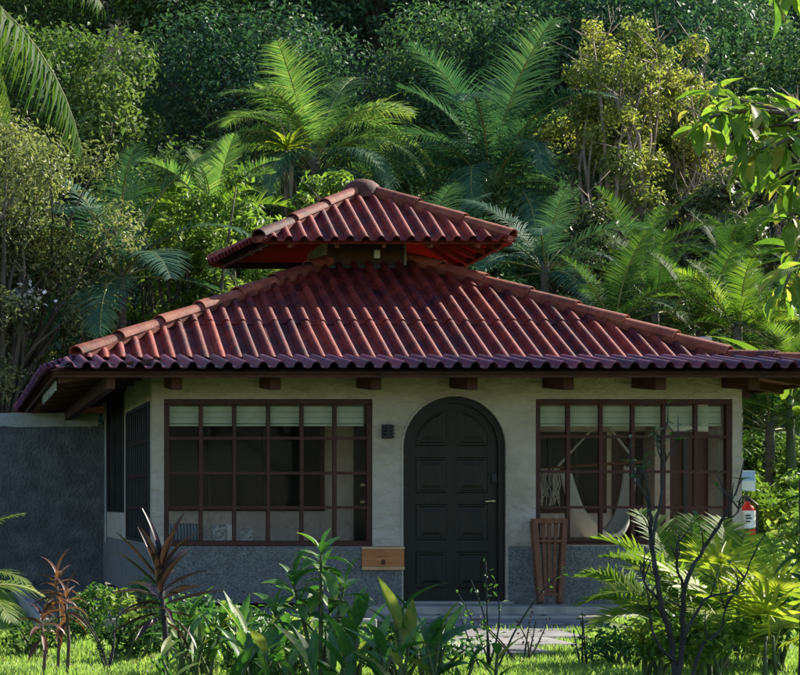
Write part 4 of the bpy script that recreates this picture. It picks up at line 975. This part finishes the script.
# feathery palm left of the coconut, bluish palms, palms in the right thicket
f2 = [frond_mesh(330+i, 2.0, R(e), R(dr), 46, .52, M[mt], lw=.034, hang=.22, vee=.5, fwd=.9) for i,(e,dr,mt) in enumerate([(80,35,'cocolit'),(60,60,'cocolit'),(40,70,'areca')])]
p = at(212,32.6); palm('feather_palm', p, fz(212,32.6)-p.z, 'bright feathery palm top among the lime trees at left', 'palm', [(f2[0],3),(f2[1],6),(f2[2],5)], 4, .08,.06, scale=(.65,.9))
f3 = [frond_mesh(340+i, 2.3, R(e), R(dr), 54, .62, M['teal'], lw=.024, hang=.45, vee=.25) for i,(e,dr) in enumerate([(72,60),(48,80),(25,75),(0,60)])]
for q, (px,py,Y,lab) in enumerate([(122,268,30.5,'bluish palm with drooping fronds above the left eave'),(425,262,33,'bluish palm half hidden behind the small upper roof'),(545,262,31.5,'bluish palm fronds right of the small upper roof')]):
    p = at(px,Y); palm('blue_palm', p, fz(py,Y)-p.z, lab, 'palm', [(f3[0],3),(f3[1],5),(f3[2],5),(f3[3],3)], 40+q, .09,.07, scale=(.95,1.15) if q == 0 else (.65,.9))
f4 = [frond_mesh(350+i, 2.0, R(e), R(dr), 50, .46, M['cycad'], lw=.026, hang=.2, vee=.35, fwd=.6) for i,(e,dr) in enumerate([(78,45),(55,70),(35,70),(12,60)])]
f5 = [frond_mesh(360+i, 1.7, R(e), R(dr), 46, .42, M['areca'], lw=.026, hang=.2, vee=.35, fwd=.6) for i,(e,dr) in enumerate([(76,55),(55,75),(35,70)])]
thick = [(612,318,28,f4,'dark palm behind the right roof slope nearest the upper roof'),(655,300,30,f4,'dark palm in the thicket above the right hip'),(700,330,28.5,f4,'dark palm right of centre in the thicket behind the eave'),
         (738,322,27.5,f5,'sunlit bright green palm above the right end of the eave'),(775,330,29,f4,'dark palm near the right edge above the eave'),(805,372,27,f5,'bright palm at the right edge above the eave'),
         (770,415,26,f4,'dark palm below the eave at the right edge'),(640,262,32,f4,'taller dark palm at the back of the right thicket'),(730,268,32,f4,'tall dark palm at the back beside the right edge')]
for q, (px,py,Y,ff,lab) in enumerate(thick):
    p = at(px,Y); palm('thicket_palm', p, fz(py,Y)-p.z, lab, 'palm', [(m_,5) for m_ in ff], 60+q, .08,.06, scale=(.52,.80), group='palms in the thicket right of the cottage')
# broad banana leaves at the right
p = at(790,25.5); bn_ = root('banana_plant', p, 'broad leaved banana plant at the right edge beside the eave', 'plant')
hb = fz(395,25.5)-p.z; part('stem', MB().tube([(0,0,-.2),(0.02,0,hb*.6),(.0,0,hb)],[.09,.07,.045],8).mesh('stem', M['stem'], smooth=True), bn_, world=False)
bl3 = [blade_mesh(1.25,.42,M['areca'],curl=c_,fold=.12,seed=i,tint=.5+.1*i,petiole=.2,n=12) for i,c_ in enumerate((.5,.9,1.2))]
for i in range(8): leaf_at(bn_, bl3[i%3], (0,0,hb-.05*i), i*2.4+.5, 1.2-.13*i)
# shrubs and small plants right of the house
rs = [(760,24,1.7,.7,2600,.13,'lime','leafy light green shrub just right of the cottage corner'),(792,23,1.5,.7,2400,.14,'areca','yellow green shrub at the right edge beyond the lawn'),
      (775,28,2.5,.9,3600,.15,'forest2','mid green shrub behind the light ones right of cottage'),(752,30,2.4,.8,3000,.14,'cycad','dark shrub in the gap right of the cottage wall'),(815,26,2.6,.9,3200,.15,'lime','tall light shrub at the right frame edge')]
for q,(px,Y,H,rx,n_,lf,mt,lab) in enumerate(rs): shrub('shrub', at(px,Y), lab, 'shrub', 400+q, H, rx, n_, lf, M[mt], lobes=10)
rs = [(30,28.5,2.0,1.0,3000,.13,'khaki','dull green shrub behind the yard wall at left'),(110,30,2.9,1.1,4200,.14,'forest2','green shrub behind the yard wall below the eave')]
for q,(px,Y,H,rx,n_,lf,mt,lab) in enumerate(rs): shrub('shrub', at(px,Y), lab, 'shrub', 420+q, H, rx, n_, lf, M[mt], lobes=10)
for q,(px,Y,H,rx,n_,lf,mt,lab) in enumerate([(585,31,4.6,1.2,7000,.10,'forest','dark leafy shrub behind the upper end of the right hip'),(640,31.5,4.9,1.3,8000,.10,'khaki','grey green shrub in the thicket above the right hip'),(690,31,4.4,1.2,7000,.11,'forest','dark leafy shrub in the middle of the right thicket'),(745,31.5,4.6,1.2,7000,.10,'forest2','mid green leafy shrub above the right end of the eave'),(795,31,5.2,1.2,7000,.11,'forest','dark leafy shrub at the right edge of the thicket'),(530,32,4.4,1.1,6000,.10,'forest','dark leafy shrub just right of the small upper roof'),(455,33,4.9,1.0,6000,.10,'forest','dark leafy shrub behind the upper roof and the palm trunk')]):
    shrub('thicket_shrub', at(px,Y), lab, 'shrub', 460+q, H, rx, n_, lf, M[mt], lobes=26)
# white blossom spray in the left tree
wb = root('blossom_spray', P(22,298,29.4), 'white blossom spray hanging in the feathery left tree', 'flowers')
r = np.random.default_rng(3); V = r.normal(size=(150,3))*np.array([.16,.12,.12])
part('petals', leaf_mesh('petals', leaf_arrays(V, r.normal(size=(150,3)), np.full(150,.08), r, .7), r.uniform(.3,1,150), M['cotton']), wb, world=False, kind='stuff')
part('twig', MB().tube([(0,0,.9),(.05,0,.4),(0,0,0)],[.012,.01,.006],5).mesh('twig', M['twig']), wb, world=False)

# ------------------------------------------------------------------ near palms and branches
# coconut palm at upper left, its trunk outside the picture
fn = [frond_mesh(380+i, 3.0, R(e), R(dr), 70, .80, M['coconear'], lw=.030, hang=hg, vee=.05, fwd=.55, power=1.1, base_r=.02) for i,(e,dr,hg) in enumerate([(38,75,1.2),(20,70,1.3),(60,70,.8)])]
p = Vector((-.95,12.6,LAWN)); np_ = root('coconut_palm', p, 'near coconut palm with hanging fronds in the upper left corner', 'palm')
hh = 5.0; part('trunk', palm_trunk(hh,.15,.11,(.25,0)), np_, world=False)
for i,(k,az,s_,tl) in enumerate([(1,-.05,.76,.54),(1,.30,.58,.58),(0,-.45,.70,.42),(2,1.3,.6,0),(0,1.5,.62,-.3),(1,2.4,1,0),(0,3.3,1,0),(1,4.2,1,0),(2,5.0,1,0)]):
    W = Matrix.Translation((.25,0,hh))@Matrix.Rotation(az,4,'Z')@Matrix.Rotation(tl,4,'Y')@Matrix.Diagonal((s_,s_,s_,1)); part('frond', fn[k], np_, W, world=False)
# small palm at the left edge
fs_ = [frond_mesh(390+i, .95, R(e), R(dr), 30, .30, M['areca'], lw=.022, hang=.45, vee=.2) for i,(e,dr) in enumerate([(75,70),(50,85),(30,80)])]
p = at(-62,15); palm('small_palm', p, .55, 'small bright palm with drooping fronds at the left edge', 'palm', [(m_,4) for m_ in fs_], 3, .035,.03, scale=(.8,1.1))
# near tree whose branch reaches in at upper right
nt_ = root('almond_tree', Vector((5.6,9.6,LAWN)), 'near tree branch with large drooping leaves at upper right', 'tree')
rr_ = np.random.default_rng(12); bx, by = 5.6, 9.6
def loc_(px,py,Y): q = P(px,py,Y); return Vector((q.x-bx, q.y-by, q.z-LAWN))
mb = MB(); mb.tube([(0,0,-.2),(-.05,0,1.0),(.02,.05,2.0),(-.1,.05,3.2),(0,0,4.2)],[.10,.085,.075,.06,.03],8)
tips = [(752,105,9.3),(722,112,9.2),(772,185,9.4),(788,140,9.0),(795,250,9.5),(770,95,9.6),(790,215,9.2),(742,130,9.5),(783,290,9.4),(700,120,9.1),(820,110,9.0),(830,200,9.3),(850,60,9.4),(790,-10,9.2),(870,-20,9.4),(860,280,9.3),(715,95,9.4),(738,100,9.7),(760,150,9.1),(778,120,9.5),(798,175,9.2),(800,270,9.0),(748,165,9.4)]
hub = loc_(822,215,9.4); hub2 = loc_(835,120,9.4)
mb.tube([Vector((-.05,0,1.6)), hub+Vector((.2,0,-.2)), hub],[.045,.035,.028],6); mb.tube([Vector((0,.05,2.2)), hub2],[.04,.026],6)
for i, t_ in enumerate(tips):
    e = loc_(*t_); s_ = hub if t_[1] > 170 else hub2; mb.tube(limb(s_, e, rr_, .10, 4),[.016,.014,.011,.009,.006],5)
part('trunk', mb.mesh('trunk', M['bark'], smooth=True, fix=False), nt_, world=False)
al = [blade_mesh(.172,.062,M['nearleaf'],curl=c_,fold=.22,seed=i,tint=tt,petiole=.02,n=8,wide_at=.55) for i,(c_,tt) in enumerate([(.5,.15),(.9,.4),(.3,.6),(1.1,.9),(.7,.5)])]
for i, t_ in enumerate(tips):
    e = loc_(*t_)
    for k in range(12): leaf_at(nt_, al[rr_.integers(5)], e+Vector((rr_.normal()*.02,rr_.normal()*.02,rr_.normal()*.02)), k*2.4+rr_.uniform(-.3,.3), rr_.uniform(-1.25,.45), rr_.uniform(-.6,.6), rr_.uniform(.7,1.2))
leaf_at(nt_, al[0], loc_(772,-6,7.5), .3, -1.3, .4, 1.0)

# ------------------------------------------------------------------ planting in front
def base_at(px, Y): q = P(px,600,Y); return Vector((q.x, Y, LAWN))
def rosette(o, p, meshes, n_, seed, el=(.1,1.35), s_=(.75,1.15), step=.012):
    rg = random.Random(seed)
    for i in range(n_): leaf_at(o, meshes[i%len(meshes)], Vector(p)+Vector((0,0,-step*i)), i*2.4+rg.uniform(-.3,.3), el[1]+(el[0]-el[1])*i/max(n_-1,1)+rg.uniform(-.15,.15), rg.uniform(-.3,.3), rg.uniform(*s_))
# dark maroon dracaena
Y=11.5; p = base_at(163,Y); o = root('dracaena', p, 'dark maroon spiky dracaena in front of the left window', 'plant')
tp = P(162,588,Y).z-LAWN
part('stem', MB().tube([(0,0,-.1),(.02,0,tp*.5),(-.01,0,tp)],[.022,.02,.016],7).mesh('stem', M['darkbark'], smooth=True), o, world=False)
ml = [blade_mesh(.40,.05,M['maroon'],curl=c_,fold=.3,seed=i,tint=.3+.2*i,n=8) for i,c_ in enumerate((.15,.4,.8))]
rosette(o, (-.01,0,tp+.12), ml, 30, 4, (-.3,1.45), (.8,1.15), .011)
# red cordylines
rl = [blade_mesh(.20,.036,M['redleaf'],curl=c_,fold=.3,seed=i,tint=.25+.25*i,n=7) for i,c_ in enumerate((.6,1.0,1.6))]
for q,(px,py,Y,n_,lab) in enumerate([(57,578,13.2,18,'tall reddish cordyline at lower left'),(66,596,12.6,16,'middle reddish cordyline with drooping leaves at lower left'),(42,618,12.4,13,'lowest reddish cordyline at lower left')]):
    p = base_at(px,Y); o = root('cordyline', p, lab, 'plant', 'red cordylines at lower left'); tp = P(px,py+8,Y).z-LAWN
    part('stem', MB().tube([(0,0,-.1),(.02,0,tp*.5),(0,0,tp)],[.013,.012,.009],6).mesh('stem', M['bark'], smooth=True), o, world=False)
    rosette(o, (0,0,tp+.06), rl, n_, 20+q, (-.5,1.4), (.8,1.2), .012)
# low green shrubs along the bed
for q,(px,Y,H,rx,n_,lf,mt,lab) in enumerate([(96,17.0,.52,.26,420,.075,'broad','low green shrub by the kerb right of the cordylines'),(122,16.6,.46,.24,380,.075,'lime','small light green shrub by the kerb below the side wall'),
      (140,17.8,.50,.25,380,.07,'broad','small dark shrub behind the dracaena stem'),(200,15.2,.45,.3,420,.08,'broad','low shrub right of the dracaena'),(75,15.6,.30,.25,300,.07,'cycad','low dark groundcover shrub below the cordylines'),(128,14.0,.34,.3,420,.07,'cycad','loose dark weeds on the lawn at lower left')]):
    shrub('shrub', base_at(px,Y), lab, 'shrub', 440+q, H, rx, n_, lf, M[mt], lobes=7, bark='stem')
# ginger clumps with long blades
gl_ = [blade_mesh(.42,.10,M['broad'],curl=c_,fold=.18,seed=i,tint=tt,n=9) for i,(c_,tt) in enumerate([(.25,.3),(.55,.5),(.9,.2),(.4,.8)])]
def ginger(px, Y, top, n_, seed, label, sp=.2, s_=(.8,1.25)):
    p = base_at(px,Y); o = root('ginger_plant', p, label, 'plant', 'ginger plants along the front'); rg = random.Random(seed); H = P(px,top,Y).z-LAWN
    for k in range(max(2,n_//5)):
        bx_, by_ = rg.uniform(-sp,sp), rg.uniform(-sp,sp)*.6; h_ = H*rg.uniform(.62,.82); ln = Vector((rg.uniform(-.12,.12),rg.uniform(-.1,.1),0))
        part('stem', MB().tube([(bx_,by_,-.05),(bx_+ln.x*.4,by_+ln.y*.4,h_*.5),(bx_+ln.x,by_+ln.y,h_)],[.014,.012,.008],6).mesh('stem', M['stem'], smooth=True), o, world=False)
        for i in range(5):
            t_ = .45+.55*i/4; leaf_at(o, gl_[rg.randrange(4)], (bx_+ln.x*t_*t_, by_+ln.y*t_*t_, h_*t_), rg.uniform(0,6.28), rg.uniform(.55,1.35), rg.uniform(-.4,.4), rg.uniform(*s_)*(H/1.0)**.3)
ginger(222,11.6,606,20,1,'bright ginger clump right of the maroon dracaena',.28,(.6,.95))
ginger(262,11.2,618,15,2,'dark ginger clump left of the tall whorled plant',.2,(.55,.9))
ginger(372,10.6,592,15,3,'ginger clump with upright dark blades below the wooden plaque',.2,(.7,1.0))
ginger(448,10.9,612,15,4,'ginger clump with long arching blades below the door',.16,(.7,1.05))
ginger(205,11.9,612,15,14,'tall light ginger clump close beside the dracaena',.22,(.6,.9))
ginger(250,12.2,604,15,15,'light ginger clump in the second row left of the whorled plant',.24,(.6,.9))
ginger(355,12.0,618,15,16,'second row ginger clump right of the whorled plant',.22,(.6,.9))
ginger(425,11.8,628,10,17,'second row ginger clump before the door threshold',.16,(.5,.8))
ginger(410,11.2,640,10,6,'short ginger clump between the two larger ones',.2,(.5,.8))
ginger(232,10.4,628,15,9,'dark low ginger clump in the front row left of centre',.25,(.6,.9))
ginger(295,10.2,638,15,10,'broad dark ginger clump in the front row below the whorled plant',.25,(.6,.9))
ginger(350,10.0,630,15,11,'front row ginger clump just right of the whorled plant',.22,(.6,.95))
ginger(395,10.1,624,15,12,'front row ginger clump with broad dark leaves below the plaque',.2,(.6,.95))
ginger(470,10.3,640,10,13,'small front row ginger clump at the edge of the path',.14,(.5,.8))
ginger(190,10.9,640,10,7,'short ginger clump at the foot of the dracaena',.2,(.5,.8))
ginger(330,11.3,632,15,8,'low ginger clump at the foot of the whorled plant',.22,(.5,.8))
# tall whorled plant
Y=10.8; p = base_at(320,Y); o = root('whorled_plant', p, 'tall glossy plant with whorls of leaves before the left window', 'plant')
wl = [blade_mesh(.21,.085,M['broad'],curl=c_,fold=.25,seed=i,tint=tt,n=7,wide_at=.55) for i,(c_,tt) in enumerate([(.3,.35),(.7,.6),(1.0,.25)])]
for q,(px,py,n_) in enumerate([(321,550,11),(293,582,11),(322,574,8),(345,585,8),(300,605,9),(330,610,9),(275,612,8),(352,618,8)]):
    e = P(px,py,Y+(q%3-1)*.06); e = Vector((e.x-p.x,e.y-p.y,e.z-p.z))
    part('stem', MB().tube([(0,0,-.05),(e.x*.45,e.y*.5,e.z*.55),e],[.014,.012,.007],6).mesh('stem', M['stem'], smooth=True), o, world=False)
    rosette(o, e, wl, n_, 70+q, (-.4,1.3), (.65,1.05), .012)
# thin saplings before the door
def sapling(px, Y, top, seed, label, nb_, lf, mat, spread=.28):
    p = base_at(px,Y); o = root('sapling', p, label, 'plant'); r = np.random.default_rng(seed); H = P(px,top,Y).z-LAWN; mb = MB(); V=[]
    for k in range(nb_):
        e = Vector((r.normal()*spread, r.normal()*spread*.6, H*r.uniform(.6,1))); pts = limb((r.normal()*.02,0,-.05), e, r, .08, 6); mb.tube(pts,[.008,.0075,.007,.006,.005,.004,.002],5)
        for q in range(12): t_ = r.uniform(.35,1)*5.99; i = int(t_); V.append(np.array(pts[i].lerp(pts[min(i+1,6)],t_-i))+r.normal(size=3)*.018)
    V = np.array(V); n_ = len(V)
    part('stems', mb.mesh('stems', M['darkbark'], smooth=True, fix=False), o, world=False)
    part('foliage', leaf_mesh('foliage', leaf_arrays(V, r.normal(size=(n_,3))*.5+np.array([0,0,.8]), lf*r.uniform(.6,1.3,n_), r, .5), np.clip(r.normal(.5,.2,n_),0,1), mat), o, world=False)
sapling(488,13.0,556,5,'thin dark sapling with tiny leaves in front of the door',6,.05,M['broad'],.2)
sapling(525,14.0,605,6,'low wiry weed on the lawn beside the path',6,.03,M['maroon'],.25)
sapling(585,13.5,610,7,'low thin weed on the lawn below the slatted stand',4,.04,M['cycad'],.25)
sapling(270,12.4,600,8,'thin sapling behind the ginger clumps',5,.05,M['broad'],.2)
sapling(110,13.0,590,9,'thin stemmed weed at lower left beside the cordylines',5,.06,M['cycad'],.3)
# dark bare branching shrub at right
Y=11.6; p = base_at(672,Y); o = root('branching_shrub', p, 'dark bare branched shrub in front of the right window', 'shrub')
def L2(px,py,dy=0): q = P(px,py,Y+dy); return Vector((q.x-p.x,q.y-p.y,q.z-p.z))
mb = MB(); rs_ = random.Random(17); leaf_tips = []
for pts, ra in [([(676,700),(672,645),(660,600),(652,545),(650,505),(643,470)],[.035,.03,.026,.022,.018,.010]), ([(652,545),(660,500),(662,470),(661,430)],[.018,.015,.012,.007]), ([(650,505),(637,480),(630,462)],[.014,.011,.006]),
    ([(676,690),(683,640),(684,590),(700,555),(722,520),(742,480)],[.032,.028,.022,.018,.014,.008]), ([(684,590),(676,560),(679,535)],[.015,.012,.007]), ([(683,640),(705,600),(735,590),(752,560)],[.018,.014,.01,.006]), ([(660,600),(645,585),(640,560)],[.014,.011,.006]), ([(672,660),(655,640),(650,610)],[.02,.014,.008]), ([(661,470),(672,450),(678,440)],[.01,.008,.005]), ([(722,520),(735,515),(745,500)],[.01,.008,.005]),([(688,700),(700,650),(720,630),(728,600)],[.02,.016,.011,.006])]:
    n_ = (len(pts)-1)*5; tp = []; rd = []
    for k in range(n_+1):
        c = cr(pts, k/n_); f_ = k/n_*(len(ra)-1); i = min(int(f_), len(ra)-2)
        tp.append(L2(c.x+rs_.uniform(-1.1,1.1), c.y, .05*math.sin(k*.45+len(pts)))); rd.append((ra[i]+(ra[i+1]-ra[i])*(f_-i))*.62*rs_.uniform(.92,1.1))
    mb.tube(tp, rd, 7)
    for k in range(5):
        st_ = tp[rs_.randrange(n_//3, n_+1)]; e = st_+Vector((rs_.uniform(-.13,.13), rs_.uniform(-.1,.1), rs_.uniform(.06,.22))); md_ = st_.lerp(e,.5)+Vector((rs_.uniform(-.02,.02),0,rs_.uniform(-.02,.02)))
        mb.tube([st_, md_, e], [.006,.0045,.002], 4)
        for w_ in range(3): leaf_tips.append(md_.lerp(e, w_/2))
part('branches', mb.mesh('branches', M['darkbark'], smooth=True, fix=False), o, world=False)
sm = [blade_mesh(.07,.03,M['broad'],curl=.4,fold=.2,seed=i,tint=.3,n=5) for i in range(2)]
for q,(a,b) in enumerate([(643,468),(661,430),(630,462),(742,480),(679,440)]):
    for k in range(4): leaf_at(o, sm[k%2], L2(a,b), k*2.4+q, .4)
for k, q in enumerate(leaf_tips):
    if k%2: leaf_at(o, sm[k%2], q, k*2.4, rs_.uniform(-.3,.9), 0, rs_.uniform(.5,.9))
# areca palm and fan palm at right
fa = [frond_mesh(395+i, 1.05, R(e), R(dr), 34, .36, M['areca'], lw=.026, hang=.25, vee=.35, fwd=.75, base_r=.010) for i,(e,dr) in enumerate([(80,40),(65,65),(50,85),(30,85)])]
for q,(px,Y,h_,lab,n_,az) in enumerate([(690,13.6,.42,'lush areca palm in front of the right window',(2,4,3,2),[1.3,2.0,3.4,.4,2.9,.9,-.3,2.5,.1,3.0]),(724,13.0,.34,'sunlit areca palm at right with feathery upright fronds',(3,4,3,1),[.9,.5,1.5,2.6,.2,1.9,3.1]),(672,14.6,.2,'low sunlit areca palm left of the branching shrub',(1,2,2,1),[2.8,3.2,2.3,.6])]):
    p = base_at(px,Y); palm('areca_palm', p, h_, lab, 'palm', list(zip(fa,n_)), 90+q, .035,.03, scale=(.68,.92), azs=az, spread=.04)
def fan_mesh(seed, n_=11, L=.36, W=.036, mat='yellowfan'):
    r = random.Random(seed); V=[]; F_=[]; T=[]
    for k in range(n_):
        a = (k/(n_-1)-.5)*R(190); d = Vector((math.cos(a),math.sin(a),0)); s_ = Vector((-d.y,d.x,0)); n0=len(V); tv=r.uniform(.3,.9); LL = L*(1-.25*abs(k/(n_-1)-.5)*2)*r.uniform(.9,1.1)
        for i in range(5):
            t_ = i/4; ww = W/2*(.15+.85*math.sin(math.pi*min(t_*.75+.1,1)))*(1 if i<4 else .15); c = d*LL*t_+Vector((.25,0,-.12*LL*t_*t_))
            for u_ in (-1,0,1): V.append(c+s_*ww*u_+Vector((0,0,abs(u_)*ww*.3))); T.append(tv)
        for i in range(4):
            for j in range(2): F_.append((n0+i*3+j,n0+i*3+j+1,n0+i*3+j+4,n0+i*3+j+3))
    n0=len(V)
    for x_ in (0,.26):
        for q in (0,2.1,4.2): V.append(Vector((x_,.005*math.cos(q),.005*math.sin(q)))); T.append(.6)
    F_ += [(n0+i,n0+(i+1)%3,n0+3+(i+1)%3,n0+3+i) for i in range(3)]
    return fast_mesh('fan_leaf', np.array(V), [np.array(F_)], tint=T, mats=[M[mat]], smooth=True)
fans = [fan_mesh(i) for i in range(3)]
for q,(px,Y,top,n_,lab) in enumerate([(716,12.4,566,8,'yellow green fan palm glowing in sun at lower right'),(768,12.2,596,8,'yellow green fan palm at the lower right edge')]):
    p = base_at(px,Y); o = root('fan_palm', p, lab, 'palm'); rg = random.Random(q+3); H = P(px,top,Y).z-LAWN
    for k in range(3): part('cane', MB().tube([(rg.uniform(-.1,.1),rg.uniform(-.1,.1),-.05),(rg.uniform(-.06,.06),0,H*.55)],[.014,.010],6).mesh('cane', M['stem'], smooth=True), o, world=False)
    for i in range(n_): leaf_at(o, fans[i%3], (rg.uniform(-.08,.08),rg.uniform(-.08,.08),H*(.3+.5*rg.random())), i*2.4, rg.uniform(.0,1.2), rg.uniform(-.4,.4), rg.uniform(.7,1.05), 'fan_leaf')
# dark big leaved plants at the right edge
dl = [blade_mesh(.36,.075,M['cycad'],curl=c_,fold=.2,seed=i,tint=.3+.2*i,n=9) for i,c_ in enumerate((.5,.9,1.3))]
p = base_at(800,11.4); o = root('broadleaf_plant', p, 'dark long leaved plant at the right frame edge', 'plant')
H = P(800,480,11.4).z-LAWN; part('stem', MB().tube([(0,0,-.05),(.02,0,H*.5),(0,0,H)],[.02,.016,.01],6).mesh('stem', M['darkbark'], smooth=True), o, world=False)
rg = random.Random(31)
for i in range(9): leaf_at(o, dl[i%3], (.08,0,H*(.25+.75*(1-i/9))), i*2.4, rg.uniform(-.9,.7), rg.uniform(-.4,.4), rg.uniform(.7,1.1))
for q,(px,Y,H,rx,n_,lf,mt,lab) in enumerate([(620,13.4,.30,.3,420,.06,'broad','low weedy shrub left of the branching shrub'),(655,12.3,.42,.3,520,.075,'areca','bushy yellow green undergrowth around the branching shrub stem'),(705,11.9,.46,.32,560,.08,'areca','bushy bright undergrowth between the fan palms'),(780,13.2,.75,.45,900,.09,'broad','dark leafy shrub at the lower right edge'),(760,15.5,.9,.5,900,.09,'lime','light leafy shrub behind the right areca palm'),(800,17.5,1.2,.6,1200,.10,'lime','taller light shrub on the lawn at the right edge'),(775,20.5,1.5,.55,1300,.11,'areca','yellow green shrub beside the fire extinguisher'),(200,12.6,.42,.35,620,.07,'broad','dark leafy shrub at the foot of the ginger beside the dracaena'),(275,11.9,.40,.35,620,.065,'cycad','dark tangled shrub between the ginger and the whorled plant'),(345,12.5,.42,.35,620,.07,'broad','leafy shrub behind the whorled plant at its right'),(395,12.4,.40,.3,560,.065,'cycad','dark tangled shrub below the wooden plaque'),(440,12.6,.30,.3,460,.06,'broad','low leafy shrub at the left edge of the path'),(165,14.5,.40,.35,560,.07,'cycad','dark leafy shrub on the lawn behind the dracaena'),(30,14.6,.28,.35,420,.06,'cycad','low dark shrub on the lawn at the left edge'),(240,13.4,.42,.4,620,.08,'broad','leafy green shrub behind the ginger clumps'),(300,13.0,.36,.35,520,.08,'lime','bright leafy shrub behind the whorled plant')]):
    shrub('shrub', base_at(px,Y), lab, 'shrub', 490+q, H, rx, n_, lf, M[mt], lobes=8, bark='stem')
p = base_at(748,13.8); shrub('shrub', p, 'low leafy green shrub at the foot of the areca palms', 'shrub', 480, .6, .35, 700, .09, M['lime'], lobes=8, bark='stem')
p = base_at(690,14.2); shrub('shrub', p, 'low dark leafy shrub under the areca palm at right', 'shrub', 481, .5, .4, 700, .09, M['broad'], lobes=8, bark='stem')

# ------------------------------------------------------------------ trees beyond the frame that shade the foreground
sh = tree_meshes(501, 5.6,1.45,2.9,16,5200,.17,M['forest2'],(.3,.45),.10,.5)
put_tree('shade_tree', sh, Vector((7.9,12.6,LAWN)), .6, .92, 'tree outside the picture at right shading the front planting', 'tree')
